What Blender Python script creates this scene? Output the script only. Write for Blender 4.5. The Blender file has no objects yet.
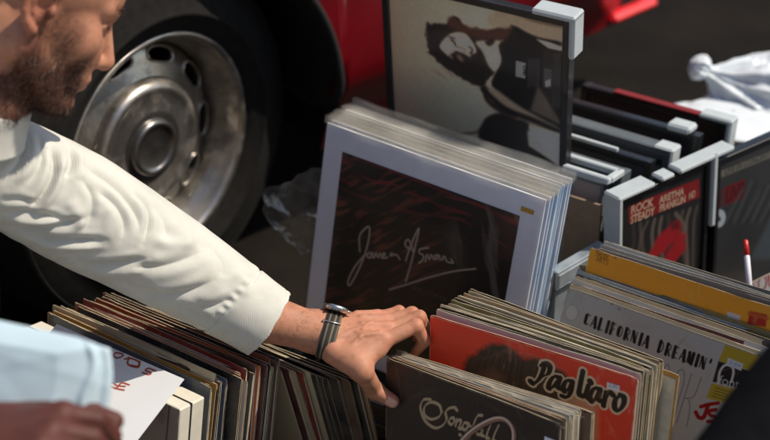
import bpy, math, random
import numpy as np
from mathutils import Matrix, Vector
random.seed(7)
RNG = np.random.default_rng(7)
SC = bpy.context.scene
COL = SC.collection
rad = math.radians

# ------------------------------------------------------------------ camera
FPX, PITCH, ROLL, CAMZ = 1500.0, rad(33.4), rad(-1.9), 1.67
CAM = np.array([0, 0, CAMZ])
_R0 = np.array([1., 0, 0])
_U0 = np.array([0, math.sin(PITCH), math.cos(PITCH)])
_F0 = np.array([0, math.cos(PITCH), -math.sin(PITCH)])
_c, _s = math.cos(ROLL), math.sin(ROLL)
AX_R = _c * _R0 + _s * _U0
AX_U = -_s * _R0 + _c * _U0


def ray(px, py):
    return _F0 + AX_R * ((px - 385) / FPX) - AX_U * ((py - 220) / FPX)


def at(px, py, d):
    return CAM + ray(px, py) * d


def atz(px, py, z):
    r = ray(px, py)
    return CAM + r * ((z - CAMZ) / r[2])


cd = bpy.data.cameras.new('camera')
cam = bpy.data.objects.new('camera', cd)
COL.objects.link(cam)
cd.sensor_width = 36
cd.lens = FPX * 36 / 770
cd.clip_end = 500
cd.clip_start = 0.05
M = Matrix.Identity(4)
for i in range(3):
    M[i][0], M[i][1], M[i][2], M[i][3] = AX_R[i], AX_U[i], -_F0[i], CAM[i]
cam.matrix_world = M
cd.dof.use_dof = True
cd.dof.focus_distance = 2.12
cd.dof.aperture_fstop = 2.7
SC.camera = cam

# ------------------------------------------------------------------ light
SUN = np.array([.62, .07, .78])
SUN /= np.linalg.norm(SUN)
sl = bpy.data.lights.new('sun', 'SUN')
sl.energy = 4.4
sl.angle = rad(.53)
sl.color = (1, .90, .75)
so = bpy.data.objects.new('sun', sl)
COL.objects.link(so)
so.rotation_euler = Vector(SUN).to_track_quat('Z', 'Y').to_euler()
so.location = (1.5, 1.5, 4)
w = bpy.data.worlds.new('World')
SC.world = w
w.use_nodes = True
nt = w.node_tree
bg = nt.nodes['Background']
sky = nt.nodes.new('ShaderNodeTexSky')
sky.sky_type = 'NISHITA'
sky.sun_disc = False
sky.sun_elevation = math.asin(SUN[2])
sky.sun_rotation = math.atan2(SUN[0], SUN[1])
nt.links.new(sky.outputs[0], bg.inputs[0])
bg.inputs[1].default_value = .125
SC.view_settings.view_transform = 'Standard'
SC.view_settings.look = 'None'
SC.view_settings.exposure = 0
SC.cycles.transparent_max_bounces = 40
SC.cycles.max_bounces = 8

# ------------------------------------------------------------------ helpers


def srgb(r, g=None, b=None):
    if g is None:
        r, g, b = r
    o = []
    for v in (r, g, b):
        v = v / 255
        o.append(v / 12.92 if v <= .04045 else ((v + .055) / 1.055) ** 2.4)
    return np.array(o)


def tag(o, label=None, cat=None, group=None, kind=None):
    if label: o['label'] = label
    if cat: o['category'] = cat
    if group: o['group'] = group
    if kind: o['kind'] = kind
    return o


def empty(name, loc=(0, 0, 0)):
    o = bpy.data.objects.new(name, None)
    o.empty_display_size = .05
    COL.objects.link(o)
    o.location = loc
    return o


def link(name, me, parent=None, mat=None, smooth=False, local=False):
    """link a mesh; world-space coordinates when parented unless local"""
    o = bpy.data.objects.new(name, me)
    COL.objects.link(o)
    if parent is not None:
        o.parent = parent
        if not local:
            pm = parent.matrix_basis
            if parent.parent is not None:
                pm = parent.parent.matrix_basis @ parent.matrix_parent_inverse @ pm
            o.matrix_parent_inverse = pm.inverted()
    if mat is not None:
        for m in (mat if isinstance(mat, (list, tuple)) else [mat]):
            me.materials.append(m)
    if smooth:
        me.polygons.foreach_set('use_smooth', [True] * len(me.polygons))
    return o


def mesh(name, V, F, mi=None, col=None, uv=None):
    me = bpy.data.meshes.new(name)
    V = np.asarray(V, float)
    if isinstance(F, np.ndarray) and F.ndim == 2:
        n, k = F.shape
        me.vertices.add(len(V)); me.vertices.foreach_set('co', V.astype(np.float32).ravel())
        me.loops.add(n * k); me.loops.foreach_set('vertex_index', F.astype(np.int32).ravel())
        me.polygons.add(n)
        me.polygons.foreach_set('loop_start', np.arange(0, n * k, k, dtype=np.int32))
        me.update(calc_edges=True)
    else:
        me.from_pydata([tuple(v) for v in V], [], [tuple(f) for f in F])
        me.update()
    if mi is not None:
        me.polygons.foreach_set('material_index', np.asarray(mi, dtype=np.int32))
    if col is not None:
        a = me.color_attributes.new('Col', 'FLOAT_COLOR', 'POINT')
        c = np.ones((len(V), 4), np.float32)
        c[:, :3] = col
        a.data.foreach_set('color', c.ravel())
    if uv is not None:
        u = me.uv_layers.new(name='UVMap')
        li = np.zeros(len(me.loops), np.int32)
        me.loops.foreach_get('vertex_index', li)
        u.data.foreach_set('uv', np.asarray(uv, np.float32)[li].ravel())
    return me


class MB:
    """collects simple solids, builds one mesh"""

    def __init__(s):
        s.V, s.F, s.I = [], [], []

    def add(s, V, F, i=0):
        n = len(s.V)
        s.V += [tuple(v) for v in V]
        s.F += [tuple(k + n for k in f) for f in F]
        s.I += [i] * len(F)

    def box(s, lo, hi, i=0, M=None, bev=0.0):
        x0, y0, z0 = lo; x1, y1, z1 = hi
        if bev <= 0:
            V = [(x0, y0, z0), (x1, y0, z0), (x1, y1, z0), (x0, y1, z0), (x0, y0, z1), (x1, y0, z1), (x1, y1, z1), (x0, y1, z1)]
            F = [(0, 3, 2, 1), (4, 5, 6, 7), (0, 1, 5, 4), (1, 2, 6, 5), (2, 3, 7, 6), (3, 0, 4, 7)]
        else:
            b = bev
            V, F, idx = [], [], {}
            xs = (x0, x1); ys = (y0, y1); zs = (z0, z1)
            for i0 in (0, 1):
                for j0 in (0, 1):
                    for k0 in (0, 1):
                        sx, sy, sz = 1 - 2 * i0, 1 - 2 * j0, 1 - 2 * k0
                        X, Y, Z = xs[i0], ys[j0], zs[k0]
                        for a in range(3):
                            idx[(i0, j0, k0, a)] = len(V)
                            V.append((X + (0 if a == 0 else b * sx), Y + (0 if a == 1 else b * sy), Z + (0 if a == 2 else b * sz)))
            g = lambda i0, j0, k0, a: idx[(i0, j0, k0, a)]
            F += [[g(0, 0, 0, 0), g(0, 0, 1, 0), g(0, 1, 1, 0), g(0, 1, 0, 0)], [g(1, 0, 0, 0), g(1, 1, 0, 0), g(1, 1, 1, 0), g(1, 0, 1, 0)],
                  [g(0, 0, 0, 1), g(1, 0, 0, 1), g(1, 0, 1, 1), g(0, 0, 1, 1)], [g(0, 1, 0, 1), g(0, 1, 1, 1), g(1, 1, 1, 1), g(1, 1, 0, 1)],
                  [g(0, 0, 0, 2), g(0, 1, 0, 2), g(1, 1, 0, 2), g(1, 0, 0, 2)], [g(0, 0, 1, 2), g(1, 0, 1, 2), g(1, 1, 1, 2), g(0, 1, 1, 2)]]
            for p in (0, 1):
                for q in (0, 1):
                    F.append([g(p, q, 0, 0), g(p, q, 1, 0), g(p, q, 1, 1), g(p, q, 0, 1)])
                    F.append([g(p, 0, q, 0), g(p, 1, q, 0), g(p, 1, q, 2), g(p, 0, q, 2)])
                    F.append([g(0, p, q, 1), g(1, p, q, 1), g(1, p, q, 2), g(0, p, q, 2)])
                    for r in (0, 1):
                        F.append([g(p, q, r, 0), g(p, q, r, 1), g(p, q, r, 2)])
            # make faces point outwards
            c = Vector(((x0 + x1) / 2, (y0 + y1) / 2, (z0 + z1) / 2))
            for k, f in enumerate(F):
                a, b2, c2 = (Vector(V[f[0]]), Vector(V[f[1]]), Vector(V[f[2]]))
                nn = (b2 - a).cross(c2 - a)
                if nn.dot(sum((Vector(V[t]) for t in f), Vector()) / len(f) - c) < 0:
                    F[k] = f[::-1]
        if M is not None:
            V = [tuple(M @ Vector(v)) for v in V]
        s.add(V, F, i)

    def tube(s, P, r, n=12, i=0, caps=True):
        P = [np.asarray(p, float) for p in P]
        r = [r] * len(P) if np.isscalar(r) else r
        V, F = [], []
        t0 = P[1] - P[0]; t0 = t0 / np.linalg.norm(t0)
        a = np.cross(t0, [0, 0, 1.]);
        if np.linalg.norm(a) < .1: a = np.cross(t0, [1., 0, 0])
        a /= np.linalg.norm(a)
        for k, p in enumerate(P):
            t = P[min(k + 1, len(P) - 1)] - P[max(k - 1, 0)]
            t = t / (np.linalg.norm(t) + 1e-12)
            a = a - t * np.dot(a, t); a /= np.linalg.norm(a)
            b = np.cross(t, a)
            for j in range(n):
                q = 2 * math.pi * j / n
                V.append(p + r[k] * (math.cos(q) * a + math.sin(q) * b))
        for k in range(len(P) - 1):
            for j in range(n):
                F.append((k * n + j, k * n + (j + 1) % n, (k + 1) * n + (j + 1) % n, (k + 1) * n + j))
        if caps:
            F.append(tuple(range(n))[::-1]); F.append(tuple((len(P) - 1) * n + j for j in range(n)))
        s.add(V, F, i)

    def lathe(s, prof, n=64, i=0, M=None, closed=False):
        """prof: (r, y) round the local Y axis"""
        V, F = [], []
        m = len(prof)
        for j in range(n):
            q = 2 * math.pi * j / n
            for r, y in prof:
                V.append((r * math.cos(q), y, r * math.sin(q)))
        mm = m if closed else m - 1
        for j in range(n):
            for k in range(mm):
                a, b = j * m + k, j * m + (k + 1) % m
                c, d = ((j + 1) % n) * m + (k + 1) % m, ((j + 1) % n) * m + k
                F.append((a, b, c, d))
        if M is not None:
            V = [tuple(M @ Vector(v)) for v in V]
        s.add(V, F, i)

    def obj(s, name, mat, parent=None, smooth=False, local=False):
        me = mesh(name, s.V, s.F, s.I)
        return link(name, me, parent, mat, smooth, local)


def smoothstep(a, b, x):
    t = np.clip((x - a) / (b - a), 0, 1)
    return t * t * (3 - 2 * t)


_LAT = np.random.default_rng(11).random((64, 64, 64)).astype(np.float32)


def noise3(P, f=1.0, seed=0):
    P = np.asarray(P, float) * f + seed * 17.31
    i = np.floor(P).astype(int); t = P - i
    t = t * t * (3 - 2 * t)
    x, y, z = (i[..., k] % 64 for k in range(3)); x1, y1, z1 = (x + 1) % 64, (y + 1) % 64, (z + 1) % 64
    tx, ty, tz = t[..., 0], t[..., 1], t[..., 2]
    L = _LAT
    a = L[x, y, z] * (1 - tx) + L[x1, y, z] * tx
    b = L[x, y1, z] * (1 - tx) + L[x1, y1, z] * tx
    c = L[x, y, z1] * (1 - tx) + L[x1, y, z1] * tx
    d = L[x, y1, z1] * (1 - tx) + L[x1, y1, z1] * tx
    return (a * (1 - ty) + b * ty) * (1 - tz) + (c * (1 - ty) + d * ty) * tz


def fbm(P, f=1.0, seed=0, oct=4):
    v = 0; a = .5
    for k in range(oct):
        v = v + a * noise3(P, f * 2 ** k, seed + k); a *= .5
    return v / (1 - .5 ** oct)


def catmull(P, n=8, closed=False):
    P = np.asarray(P, float)
    if len(P) < 3: return P
    if closed: Q = np.vstack([P[-1], P, P[:2]])
    else: Q = np.vstack([2 * P[0] - P[1], P, 2 * P[-1] - P[-2]])
    out = []
    for k in range(1, len(Q) - 2):
        p0, p1, p2, p3 = Q[k - 1:k + 3]
        for t in np.linspace(0, 1, n, endpoint=False):
            out.append(.5 * (2 * p1 + (p2 - p0) * t + (2 * p0 - 5 * p1 + 4 * p2 - p3) * t * t + (3 * p1 - p0 - 3 * p2 + p3) * t ** 3))
    if not closed: out.append(Q[-2])
    return np.array(out)


# ------------------------------------------------------------------ materials


class NT:
    def __init__(s, name):
        s.m = bpy.data.materials.new(name)
        s.m.use_nodes = True
        s.t = s.m.node_tree
        s.b = s.t.nodes['Principled BSDF']
        s.out = s.t.nodes['Material Output']

    def n(s, typ, **kw):
        o = s.t.nodes.new('ShaderNode' + typ)
        for k, v in kw.items():
            if k in o.inputs.keys(): o.inputs[k].default_value = v
            else: setattr(o, k, v)
        return o

    def l(s, a, b):
        s.t.links.new(a, b)

    def set(s, **kw):
        for k, v in kw.items():
            k = k.replace('_', ' ')
            if k in ('Base Color',): v = (*v, 1) if len(v) == 3 else v
            s.b.inputs[k].default_value = v
        return s

    def noise(s, scale=5, detail=4, rough=.6, coord='Object', stretch=None):
        tc = s.n('TexCoord')
        nz = s.n('TexNoise')
        nz.inputs['Scale'].default_value = scale; nz.inputs['Detail'].default_value = detail; nz.inputs['Roughness'].default_value = rough
        src = tc.outputs[coord]
        if stretch:
            mp = s.n('Mapping'); mp.inputs['Scale'].default_value = stretch
            s.l(src, mp.inputs[0]); src = mp.outputs[0]
        s.l(src, nz.inputs['Vector'])
        return nz.outputs['Fac']

    def ramp(s, fac, stops):
        r = s.n('ValToRGB')
        e = r.color_ramp.elements
        while len(e) < len(stops): e.new(.5)
        for k, (p, c) in enumerate(stops):
            e[k].position = p
            e[k].color = (*c, 1) if len(c) == 3 else c
        s.l(fac, r.inputs[0])
        return r.outputs[0]

    def mix(s, fac, a, b, typ='MIX'):
        m = s.n('Mix', data_type='RGBA', blend_type=typ)
        for v, k in ((fac, 0), (a, 6), (b, 7)):
            if hasattr(v, 'is_output'): s.l(v, m.inputs[k])
            else: m.inputs[k].default_value = v if k == 0 else ((*v, 1) if len(v) == 3 else v)
        return m.outputs[2]

    def bump(s, h, strength=.3, dist=.001):
        b = s.n('Bump'); b.inputs['Strength'].default_value = strength; b.inputs['Distance'].default_value = dist
        s.l(h, b.inputs['Height']); s.l(b.outputs[0], s.b.inputs['Normal'])

    def base(s, c):
        s.l(c, s.b.inputs['Base Color'])


def simple(name, c, rough=.6, metal=0, spec=.5, var=.15, scale=30, bump=0, coat=0, detail=5, bdist=.001):
    m = NT(name)
    m.set(Roughness=rough, Metallic=metal)
    m.b.inputs['Specular IOR Level'].default_value = spec
    c = np.asarray(c, float)
    f = m.noise(scale, detail)
    m.base(m.ramp(f, [(.25, tuple(c * (1 - var))), (.75, tuple(np.minimum(c * (1 + var), 1)))]))
    if bump: m.bump(f, bump, bdist)
    if coat: m.b.inputs['Coat Weight'].default_value = coat
    return m.m


def mk_sleeve():
    m = NT('sleeve_card')
    oi = m.n('ObjectInfo')
    f = m.noise(14, 6, .65)
    f2 = m.noise(90, 5, .7)
    a = m.mix(m.ramp(f, [(.35, (0, 0, 0)), (.75, (.25, .25, .25))]), oi.outputs['Color'], (.45, .4, .33))
    b = m.mix(m.ramp(f2, [(.62, (0, 0, 0)), (.7, (.35, .35, .35))]), a, (.5, .46, .4))
    m.base(b); m.set(Roughness=.42)
    m.bump(f2, .12, .0008)
    return m.m


def mk_edge():
    m = NT('worn_card_edge')
    oi = m.n('ObjectInfo')
    f = m.noise(60, 6, .7, stretch=(1, .2, 1))
    f2 = m.noise(9, 3, .6)
    cream = m.ramp(m.noise(25, 4), [(.3, (.38, .30, .19)), (.7, (.70, .59, .42))])
    sel = m.n('Math', operation='ADD'); m.l(f, sel.inputs[0]); m.l(f2, sel.inputs[1])
    k = m.ramp(sel.outputs[0], [(.38, (0, 0, 0)), (.58, (1, 1, 1))])
    m.base(m.mix(k, oi.outputs['Color'], cream)); m.set(Roughness=.8)
    m.bump(f, .3, .0006)
    return m.m


def mk_attr(name, rough=.5, coat=0, spec=.5, bump=.05, bscale=400):
    m = NT(name)
    a = m.n('VertexColor', layer_name='Col')
    m.l(a.outputs[0], m.b.inputs['Base Color'])
    m.set(Roughness=rough)
    m.b.inputs['Specular IOR Level'].default_value = spec
    if coat:
        m.b.inputs['Coat Weight'].default_value = coat; m.b.inputs['Coat Roughness'].default_value = .12
    if bump: m.bump(m.noise(bscale, 3), bump, .0005)
    return m.m


def mk_film(name, tint=(.9, .95, 1), haze=.2, gloss=.25, rough=.18, bump=.6, scale=12, fres=1.0):
    m = NT(name)
    tr = m.n('BsdfTransparent'); tr.inputs[0].default_value = (*[.96 * t for t in tint], 1)
    df = m.n('BsdfDiffuse'); df.inputs[0].default_value = (*tint, 1)
    tl = m.n('BsdfTranslucent'); tl.inputs[0].default_value = (*tint, 1)
    gl = m.n('BsdfGlossy'); gl.inputs['Roughness'].default_value = rough
    ad = m.n('MixShader'); ad.inputs[0].default_value = .5
    m.l(df.outputs[0], ad.inputs[1]); m.l(tl.outputs[0], ad.inputs[2])
    m1 = m.n('MixShader')
    hz = m.ramp(m.noise(scale, 5), [(.3, (haze * .4,) * 3), (.7, (min(haze * 1.7, 1),) * 3)])
    m.l(hz, m1.inputs[0])
    m.l(tr.outputs[0], m1.inputs[1]); m.l(ad.outputs[0], m1.inputs[2])
    m2 = m.n('MixShader')
    fr = m.n('Fresnel'); fr.inputs[0].default_value = 1.45
    ml = m.n('Math', operation='MULTIPLY_ADD'); m.l(fr.outputs[0], ml.inputs[0]); ml.inputs[1].default_value = fres; ml.inputs[2].default_value = gloss * .2
    ml.use_clamp = True
    m.l(ml.outputs[0], m2.inputs[0])
    m.l(m1.outputs[0], m2.inputs[1]); m.l(gl.outputs[0], m2.inputs[2])
    b = m.n('Bump'); b.inputs['Strength'].default_value = bump; b.inputs['Distance'].default_value = .004
    m.l(m.noise(scale * 1.7, 3), b.inputs['Height'])
    for s in (df, gl, fr): m.l(b.outputs[0], s.inputs['Normal'])
    m.l(m2.outputs[0], m.out.inputs[0])
    return m.m


MAT = {}
MAT['sleeve'] = mk_sleeve()
MAT['edge'] = mk_edge()
MAT['dark'] = simple('dark_slot', (.012, .01, .009), .9)
MAT['inner'] = simple('inner_paper', (.62, .57, .46), .8, var=.2, scale=50)
MAT['print'] = mk_attr('printed_card', .42, spec=.4)
MAT['print_gloss'] = mk_attr('glossy_print', .5, coat=.12)
MAT['print_matt'] = mk_attr('matt_print', .7, spec=.25)
MAT['white_card'] = simple('white_card', (.80, .80, .88), .6, var=.06, scale=20)
MAT['mat_edge'] = simple('mat_board_edge', (.82, .82, .80), .7, var=.05)
MAT['film'] = mk_film('clear_film', haze=.004, gloss=.0, rough=.12, bump=.12, fres=.3)
MAT['film_top'] = mk_film('crinkled_film', tint=(.97, .96, .93), haze=.15, gloss=.4, rough=.25, bump=.35, scale=22)
MAT['pane'] = mk_film('picture_glazing', haze=.004, gloss=.0, rough=.08, bump=.05, scale=3, fres=.3)
MAT['frame'] = simple('black_frame', (.012, .012, .014), .35, var=.2, coat=.2)
MAT['slate_frame'] = simple('slate_frame', (.10, .118, .128), .5, var=.15)
MAT['foam'] = simple('white_foam', (.44, .49, .51), .85, var=.07, scale=60, bump=.15)
MAT['metal'] = simple('brushed_steel', (.62, .6, .56), .28, 1, var=.1, scale=40)
MAT['white_bag'] = simple('white_bag', (.74, .80, .84), .35, var=.05, scale=10)
# ------------------------------------------------------------------ poses and painting


class Pose:
    """upright card: x right along its face, y back through it, z up; origin bottom left front"""

    def __init__(s, TL, th, ph, ro, w, h):
        th, ph, ro = rad(th), rad(ph), rad(ro)
        u = np.array([math.cos(th), -math.sin(th), 0]); nh = np.array([-math.sin(th), -math.cos(th), 0])
        v = np.array([0, 0, math.cos(ph)]) - math.sin(ph) * nh
        s.u = math.cos(ro) * u - math.sin(ro) * v
        s.v = math.sin(ro) * u + math.cos(ro) * v
        s.b = np.cross(s.v, s.u)
        s.w, s.h = w, h
        s.TL = np.asarray(TL, float)
        s.o = s.TL - s.v * h
        s.M = Matrix(((s.u[0], s.b[0], s.v[0], s.o[0]), (s.u[1], s.b[1], s.v[1], s.o[1]), (s.u[2], s.b[2], s.v[2], s.o[2]), (0, 0, 0, 1)))

    def uv(s, px, py):
        r = ray(px, py)
        t = np.dot(s.TL - CAM, s.b) / np.dot(r, s.b)
        q = CAM + r * t - s.o
        return np.array([np.dot(q, s.u), np.dot(q, s.v)])

    def w3(s, x, y, z):
        return s.o + s.u * x + s.b * y + s.v * z


def _segd(X, Z, a, b):
    ab = b - a; L = np.dot(ab, ab) + 1e-12
    t = np.clip(((X - a[0]) * ab[0] + (Z - a[1]) * ab[1]) / L, 0, 1)
    return np.hypot(X - a[0] - t * ab[0], Z - a[1] - t * ab[1]), t


class Paint:
    def __init__(s, pose, res=.0008, col=(.5, .5, .5)):
        s.p = pose
        s.nx = int(pose.w / res) + 1; s.nz = int(pose.h / res) + 1
        s.res = res
        x = np.linspace(0, pose.w, s.nx); z = np.linspace(0, pose.h, s.nz)
        s.X, s.Z = np.meshgrid(x, z)
        s.C = np.ones((s.nz, s.nx, 3)) * np.asarray(col)
        s.P3 = np.stack([s.X, s.Z, s.X * 0], -1)
        s.crop = None

    def setcrop(s, x0, y0, k):
        s.crop = (x0, y0, k)

    def cv(s, P):
        P = np.atleast_2d(np.asarray(P, float))
        if s.crop: P = P / s.crop[2] + np.array(s.crop[:2])
        return np.array([s.p.uv(a, b) for a, b in P])

    def blend(s, sl, a, col):
        a = a[..., None]
        s.C[sl] = s.C[sl] * (1 - a) + np.asarray(col) * a

    def _sl(s, lo, hi):
        i0 = max(int(lo[0] / s.res) - 1, 0); i1 = min(int(hi[0] / s.res) + 3, s.nx)
        j0 = max(int(lo[1] / s.res) - 1, 0); j1 = min(int(hi[1] / s.res) + 3, s.nz)
        if i1 <= i0 or j1 <= j0: return None
        return (slice(j0, j1), slice(i0, i1))

    def poly(s, P, col, soft=None, op=1., uv=False, smooth=0, wob=0):
        Q = np.asarray(P, float) if uv else s.cv(P)
        if smooth: Q = catmull(Q, smooth, True)
        soft = soft or s.res * .8
        sl = s._sl(Q.min(0) - soft * 2, Q.max(0) + soft * 2)
        if sl is None: return
        X, Z = s.X[sl], s.Z[sl]
        if wob:
            n = s.P3[sl]
            X = X + wob * (fbm(n, 160, 3, 3) - .5); Z = Z + wob * (fbm(n, 160, 9, 3) - .5)
        ins = np.zeros(X.shape, bool); D = np.full(X.shape, 9.)
        for k in range(len(Q)):
            a, b = Q[k], Q[(k + 1) % len(Q)]
            D = np.minimum(D, _segd(X, Z, a, b)[0])
            if a[1] != b[1]:
                c = (a[1] > Z) != (b[1] > Z)
                ins ^= c & (X < (b[0] - a[0]) * (Z - a[1]) / (b[1] - a[1]) + a[0])
        sd = np.where(ins, D, -D)
        s.blend(sl, op * np.clip(.5 + sd / (2 * soft), 0, 1), col)

    def stroke(s, P, w, col, op=1., n=8, nib=None, uv=False, soft=None, taper=False):
        """w: full width in metres, or in crop pixels if > .05"""
        Q = np.asarray(P, float) if uv else s.cv(P)
        if len(Q) > 2 and n: Q = catmull(Q, n)
        soft = soft or s.res * .8
        W = w
        lo, hi = Q.min(0) - W - soft * 2, Q.max(0) + W + soft * 2
        sl = s._sl(lo, hi)
        if sl is None: return
        X, Z = s.X[sl], s.Z[sl]
        A = np.zeros(X.shape)
        m = len(Q) - 1
        for k in range(m):
            d, t = _segd(X, Z, Q[k], Q[k + 1])
            ww = W
            if nib is not None:
                e = Q[k + 1] - Q[k]; ww = W * (.28 + .72 * abs(math.sin(math.atan2(e[1], e[0]) - nib)))
            if taper: ww = ww * (.35 + .65 * math.sin(math.pi * min(max((k + .5) / m, .05), .95)))
            A = np.maximum(A, np.clip(.5 + (ww / 2 - d) / (2 * soft), 0, 1))
        s.blend(sl, op * A, col)

    def ell(s, c, rx, rz, col, soft=.003, op=1., rot=0):
        c = s.cv([c])[0]
        R = max(rx, rz) + soft * 2
        sl = s._sl(c - R, c + R)
        if sl is None: return
        dx, dz = s.X[sl] - c[0], s.Z[sl] - c[1]
        q = rad(rot)
        a, b = dx * math.cos(q) + dz * math.sin(q), -dx * math.sin(q) + dz * math.cos(q)
        d = (1 - np.hypot(a / rx, b / rz)) * min(rx, rz)
        s.blend(sl, op * np.clip(.5 + d / (2 * soft), 0, 1), col)

    def text(s, txt, p0, p1, hgt, col, op=1., bold=0., uv=False):
        cu = bpy.data.curves.new('t', 'FONT'); cu.body = txt; cu.offset = bold
        o = bpy.data.objects.new('t', cu)
        me = o.to_mesh()
        me.calc_loop_triangles()
        V = np.array([v.co[:2] for v in me.vertices]); T = [tuple(t.vertices) for t in me.loop_triangles]
        o.to_mesh_clear(); bpy.data.objects.remove(o); bpy.data.curves.remove(cu)
        if not uv: p0, p1 = s.cv([p0, p1])
        p0, p1 = np.asarray(p0), np.asarray(p1)
        bx = p1 - p0; L = np.linalg.norm(bx); ex = bx / L; ey = np.array([-ex[1], ex[0]])
        x0, x1 = V[:, 0].min(), V[:, 0].max()
        Q = p0 + np.outer((V[:, 0] - x0) / (x1 - x0) * L, ex) + np.outer(V[:, 1] / .73 * hgt, ey)
        ss = 3
        for t in T:
            a, b, c = Q[list(t)]
            sl = s._sl(np.minimum(np.minimum(a, b), c), np.maximum(np.maximum(a, b), c))
            if sl is None: continue
            X, Z = s.X[sl], s.Z[sl]
            den = (b[0] - a[0]) * (c[1] - a[1]) - (c[0] - a[0]) * (b[1] - a[1])
            if abs(den) < 1e-14: continue
            acc = np.zeros(X.shape)
            for i in range(ss):
                for j in range(ss):
                    x, z = X + s.res * ((i + .5) / ss - .5), Z + s.res * ((j + .5) / ss - .5)
                    u = ((x - a[0]) * (c[1] - a[1]) - (c[0] - a[0]) * (z - a[1])) / den
                    v = ((b[0] - a[0]) * (z - a[1]) - (x - a[0]) * (b[1] - a[1])) / den
                    acc += (u >= 0) & (v >= 0) & (u + v <= 1)
            s.blend(sl, op * acc / ss ** 2, col)

    def mottle(s, amt=.08, f=40, seed=0, oct=5):
        s.C *= (1 + amt * 2 * (fbm(s.P3, f, seed, oct)[..., None] - .5))

    def wear(s, amt=.5, width=.004, col=(.55, .5, .42), seed=3):
        d = np.minimum(np.minimum(s.X, s.p.w - s.X), np.minimum(s.Z, s.p.h - s.Z))
        k = amt * np.clip(1 - d / width, 0, 1) * smoothstep(.35, .65, fbm(s.P3, 90, seed, 4))
        s.C = s.C * (1 - k[..., None]) + np.asarray(col) * k[..., None]

    def blur(s, r):
        n = max(1, int(r / s.res))
        for ax in (0, 1):
            for _ in range(2):
                c = np.cumsum(np.concatenate([np.repeat(s.C.take([0], ax), n + 1, ax), s.C, np.repeat(s.C.take([-1], ax), n, ax)], ax), ax)
                m = s.C.shape[ax]
                s.C = (c.take(range(2 * n + 1, 2 * n + 1 + m), ax) - c.take(range(0, m), ax)) / (2 * n + 1)

    def age(s, seed=1, ring=.10, scuff=.25, crease=3, light=(.62, .56, .47)):
        """ring wear, scuffs and creases of a much-handled sleeve"""
        rng = np.random.default_rng(seed)
        L = np.asarray(light)
        r = np.hypot(s.X - s.p.w * .5, s.Z - s.p.h * .49)
        k = ring * np.exp(-((r - .146) / .0035) ** 2) * smoothstep(.3, .7, fbm(s.P3, 35, seed, 3))
        k = k + scuff * smoothstep(.60, .80, fbm(s.P3 * np.array([1, .35, 1]), 120, seed + 3, 4)) * smoothstep(.45, .7, fbm(s.P3, 12, seed + 5, 3))
        d = np.minimum(np.minimum(s.X, s.p.w - s.X), np.minimum(s.Z, s.p.h - s.Z))
        k = k + .7 * np.clip(1 - d / .0022, 0, 1) * smoothstep(.30, .6, fbm(s.P3, 110, seed + 7, 4))
        dc = np.minimum(np.hypot(s.X, s.p.h - s.Z), np.hypot(s.p.w - s.X, s.p.h - s.Z))
        k = k + .8 * np.clip(1 - dc / .009, 0, 1) * smoothstep(.35, .6, fbm(s.P3, 140, seed + 9, 4))
        k = np.clip(k, 0, .9)[..., None]
        s.C = s.C * (1 - k) + L * k
        for _ in range(crease):
            x, z = rng.random() * s.p.w, s.p.h * (.75 + .25 * rng.random()); a = rng.normal(0, 1, 2) * .03
            P_ = [(x, z), (x + a[0], z + a[1] * .6), (x + a[0] * 1.7, z + a[1] * 1.6)]
            s.stroke(P_, .0010, L, op=.35, uv=True, taper=True)
            s.stroke([(q[0] + .0008, q[1] - .0008) for q in P_], .0010, L * .1, op=.3, uv=True, taper=True)

    def build(s, name, mat, parent, y=-.0006, cut=None):
        """a sheet standing y in front of the card (local coordinates of the parent)"""
        nx, nz = s.nx, s.nz
        V = np.stack([s.X, np.full_like(s.X, y), s.Z], -1).reshape(-1, 3)
        i = np.arange(nx * nz).reshape(nz, nx)
        F = np.stack([i[:-1, :-1], i[:-1, 1:], i[1:, 1:], i[1:, :-1]], -1).reshape(-1, 4)
        return link(name, mesh(name, V, F, col=s.C.reshape(-1, 3)), parent, mat, True, local=True)


# ------------------------------------------------------------------ record sleeves


def _axis(w, k):
    a = [0, .0012, .004, .012] + list(np.linspace(.03, w - .03, k)) + [w - .012, w - .004, w - .0012, w]
    return np.array(a)


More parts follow.
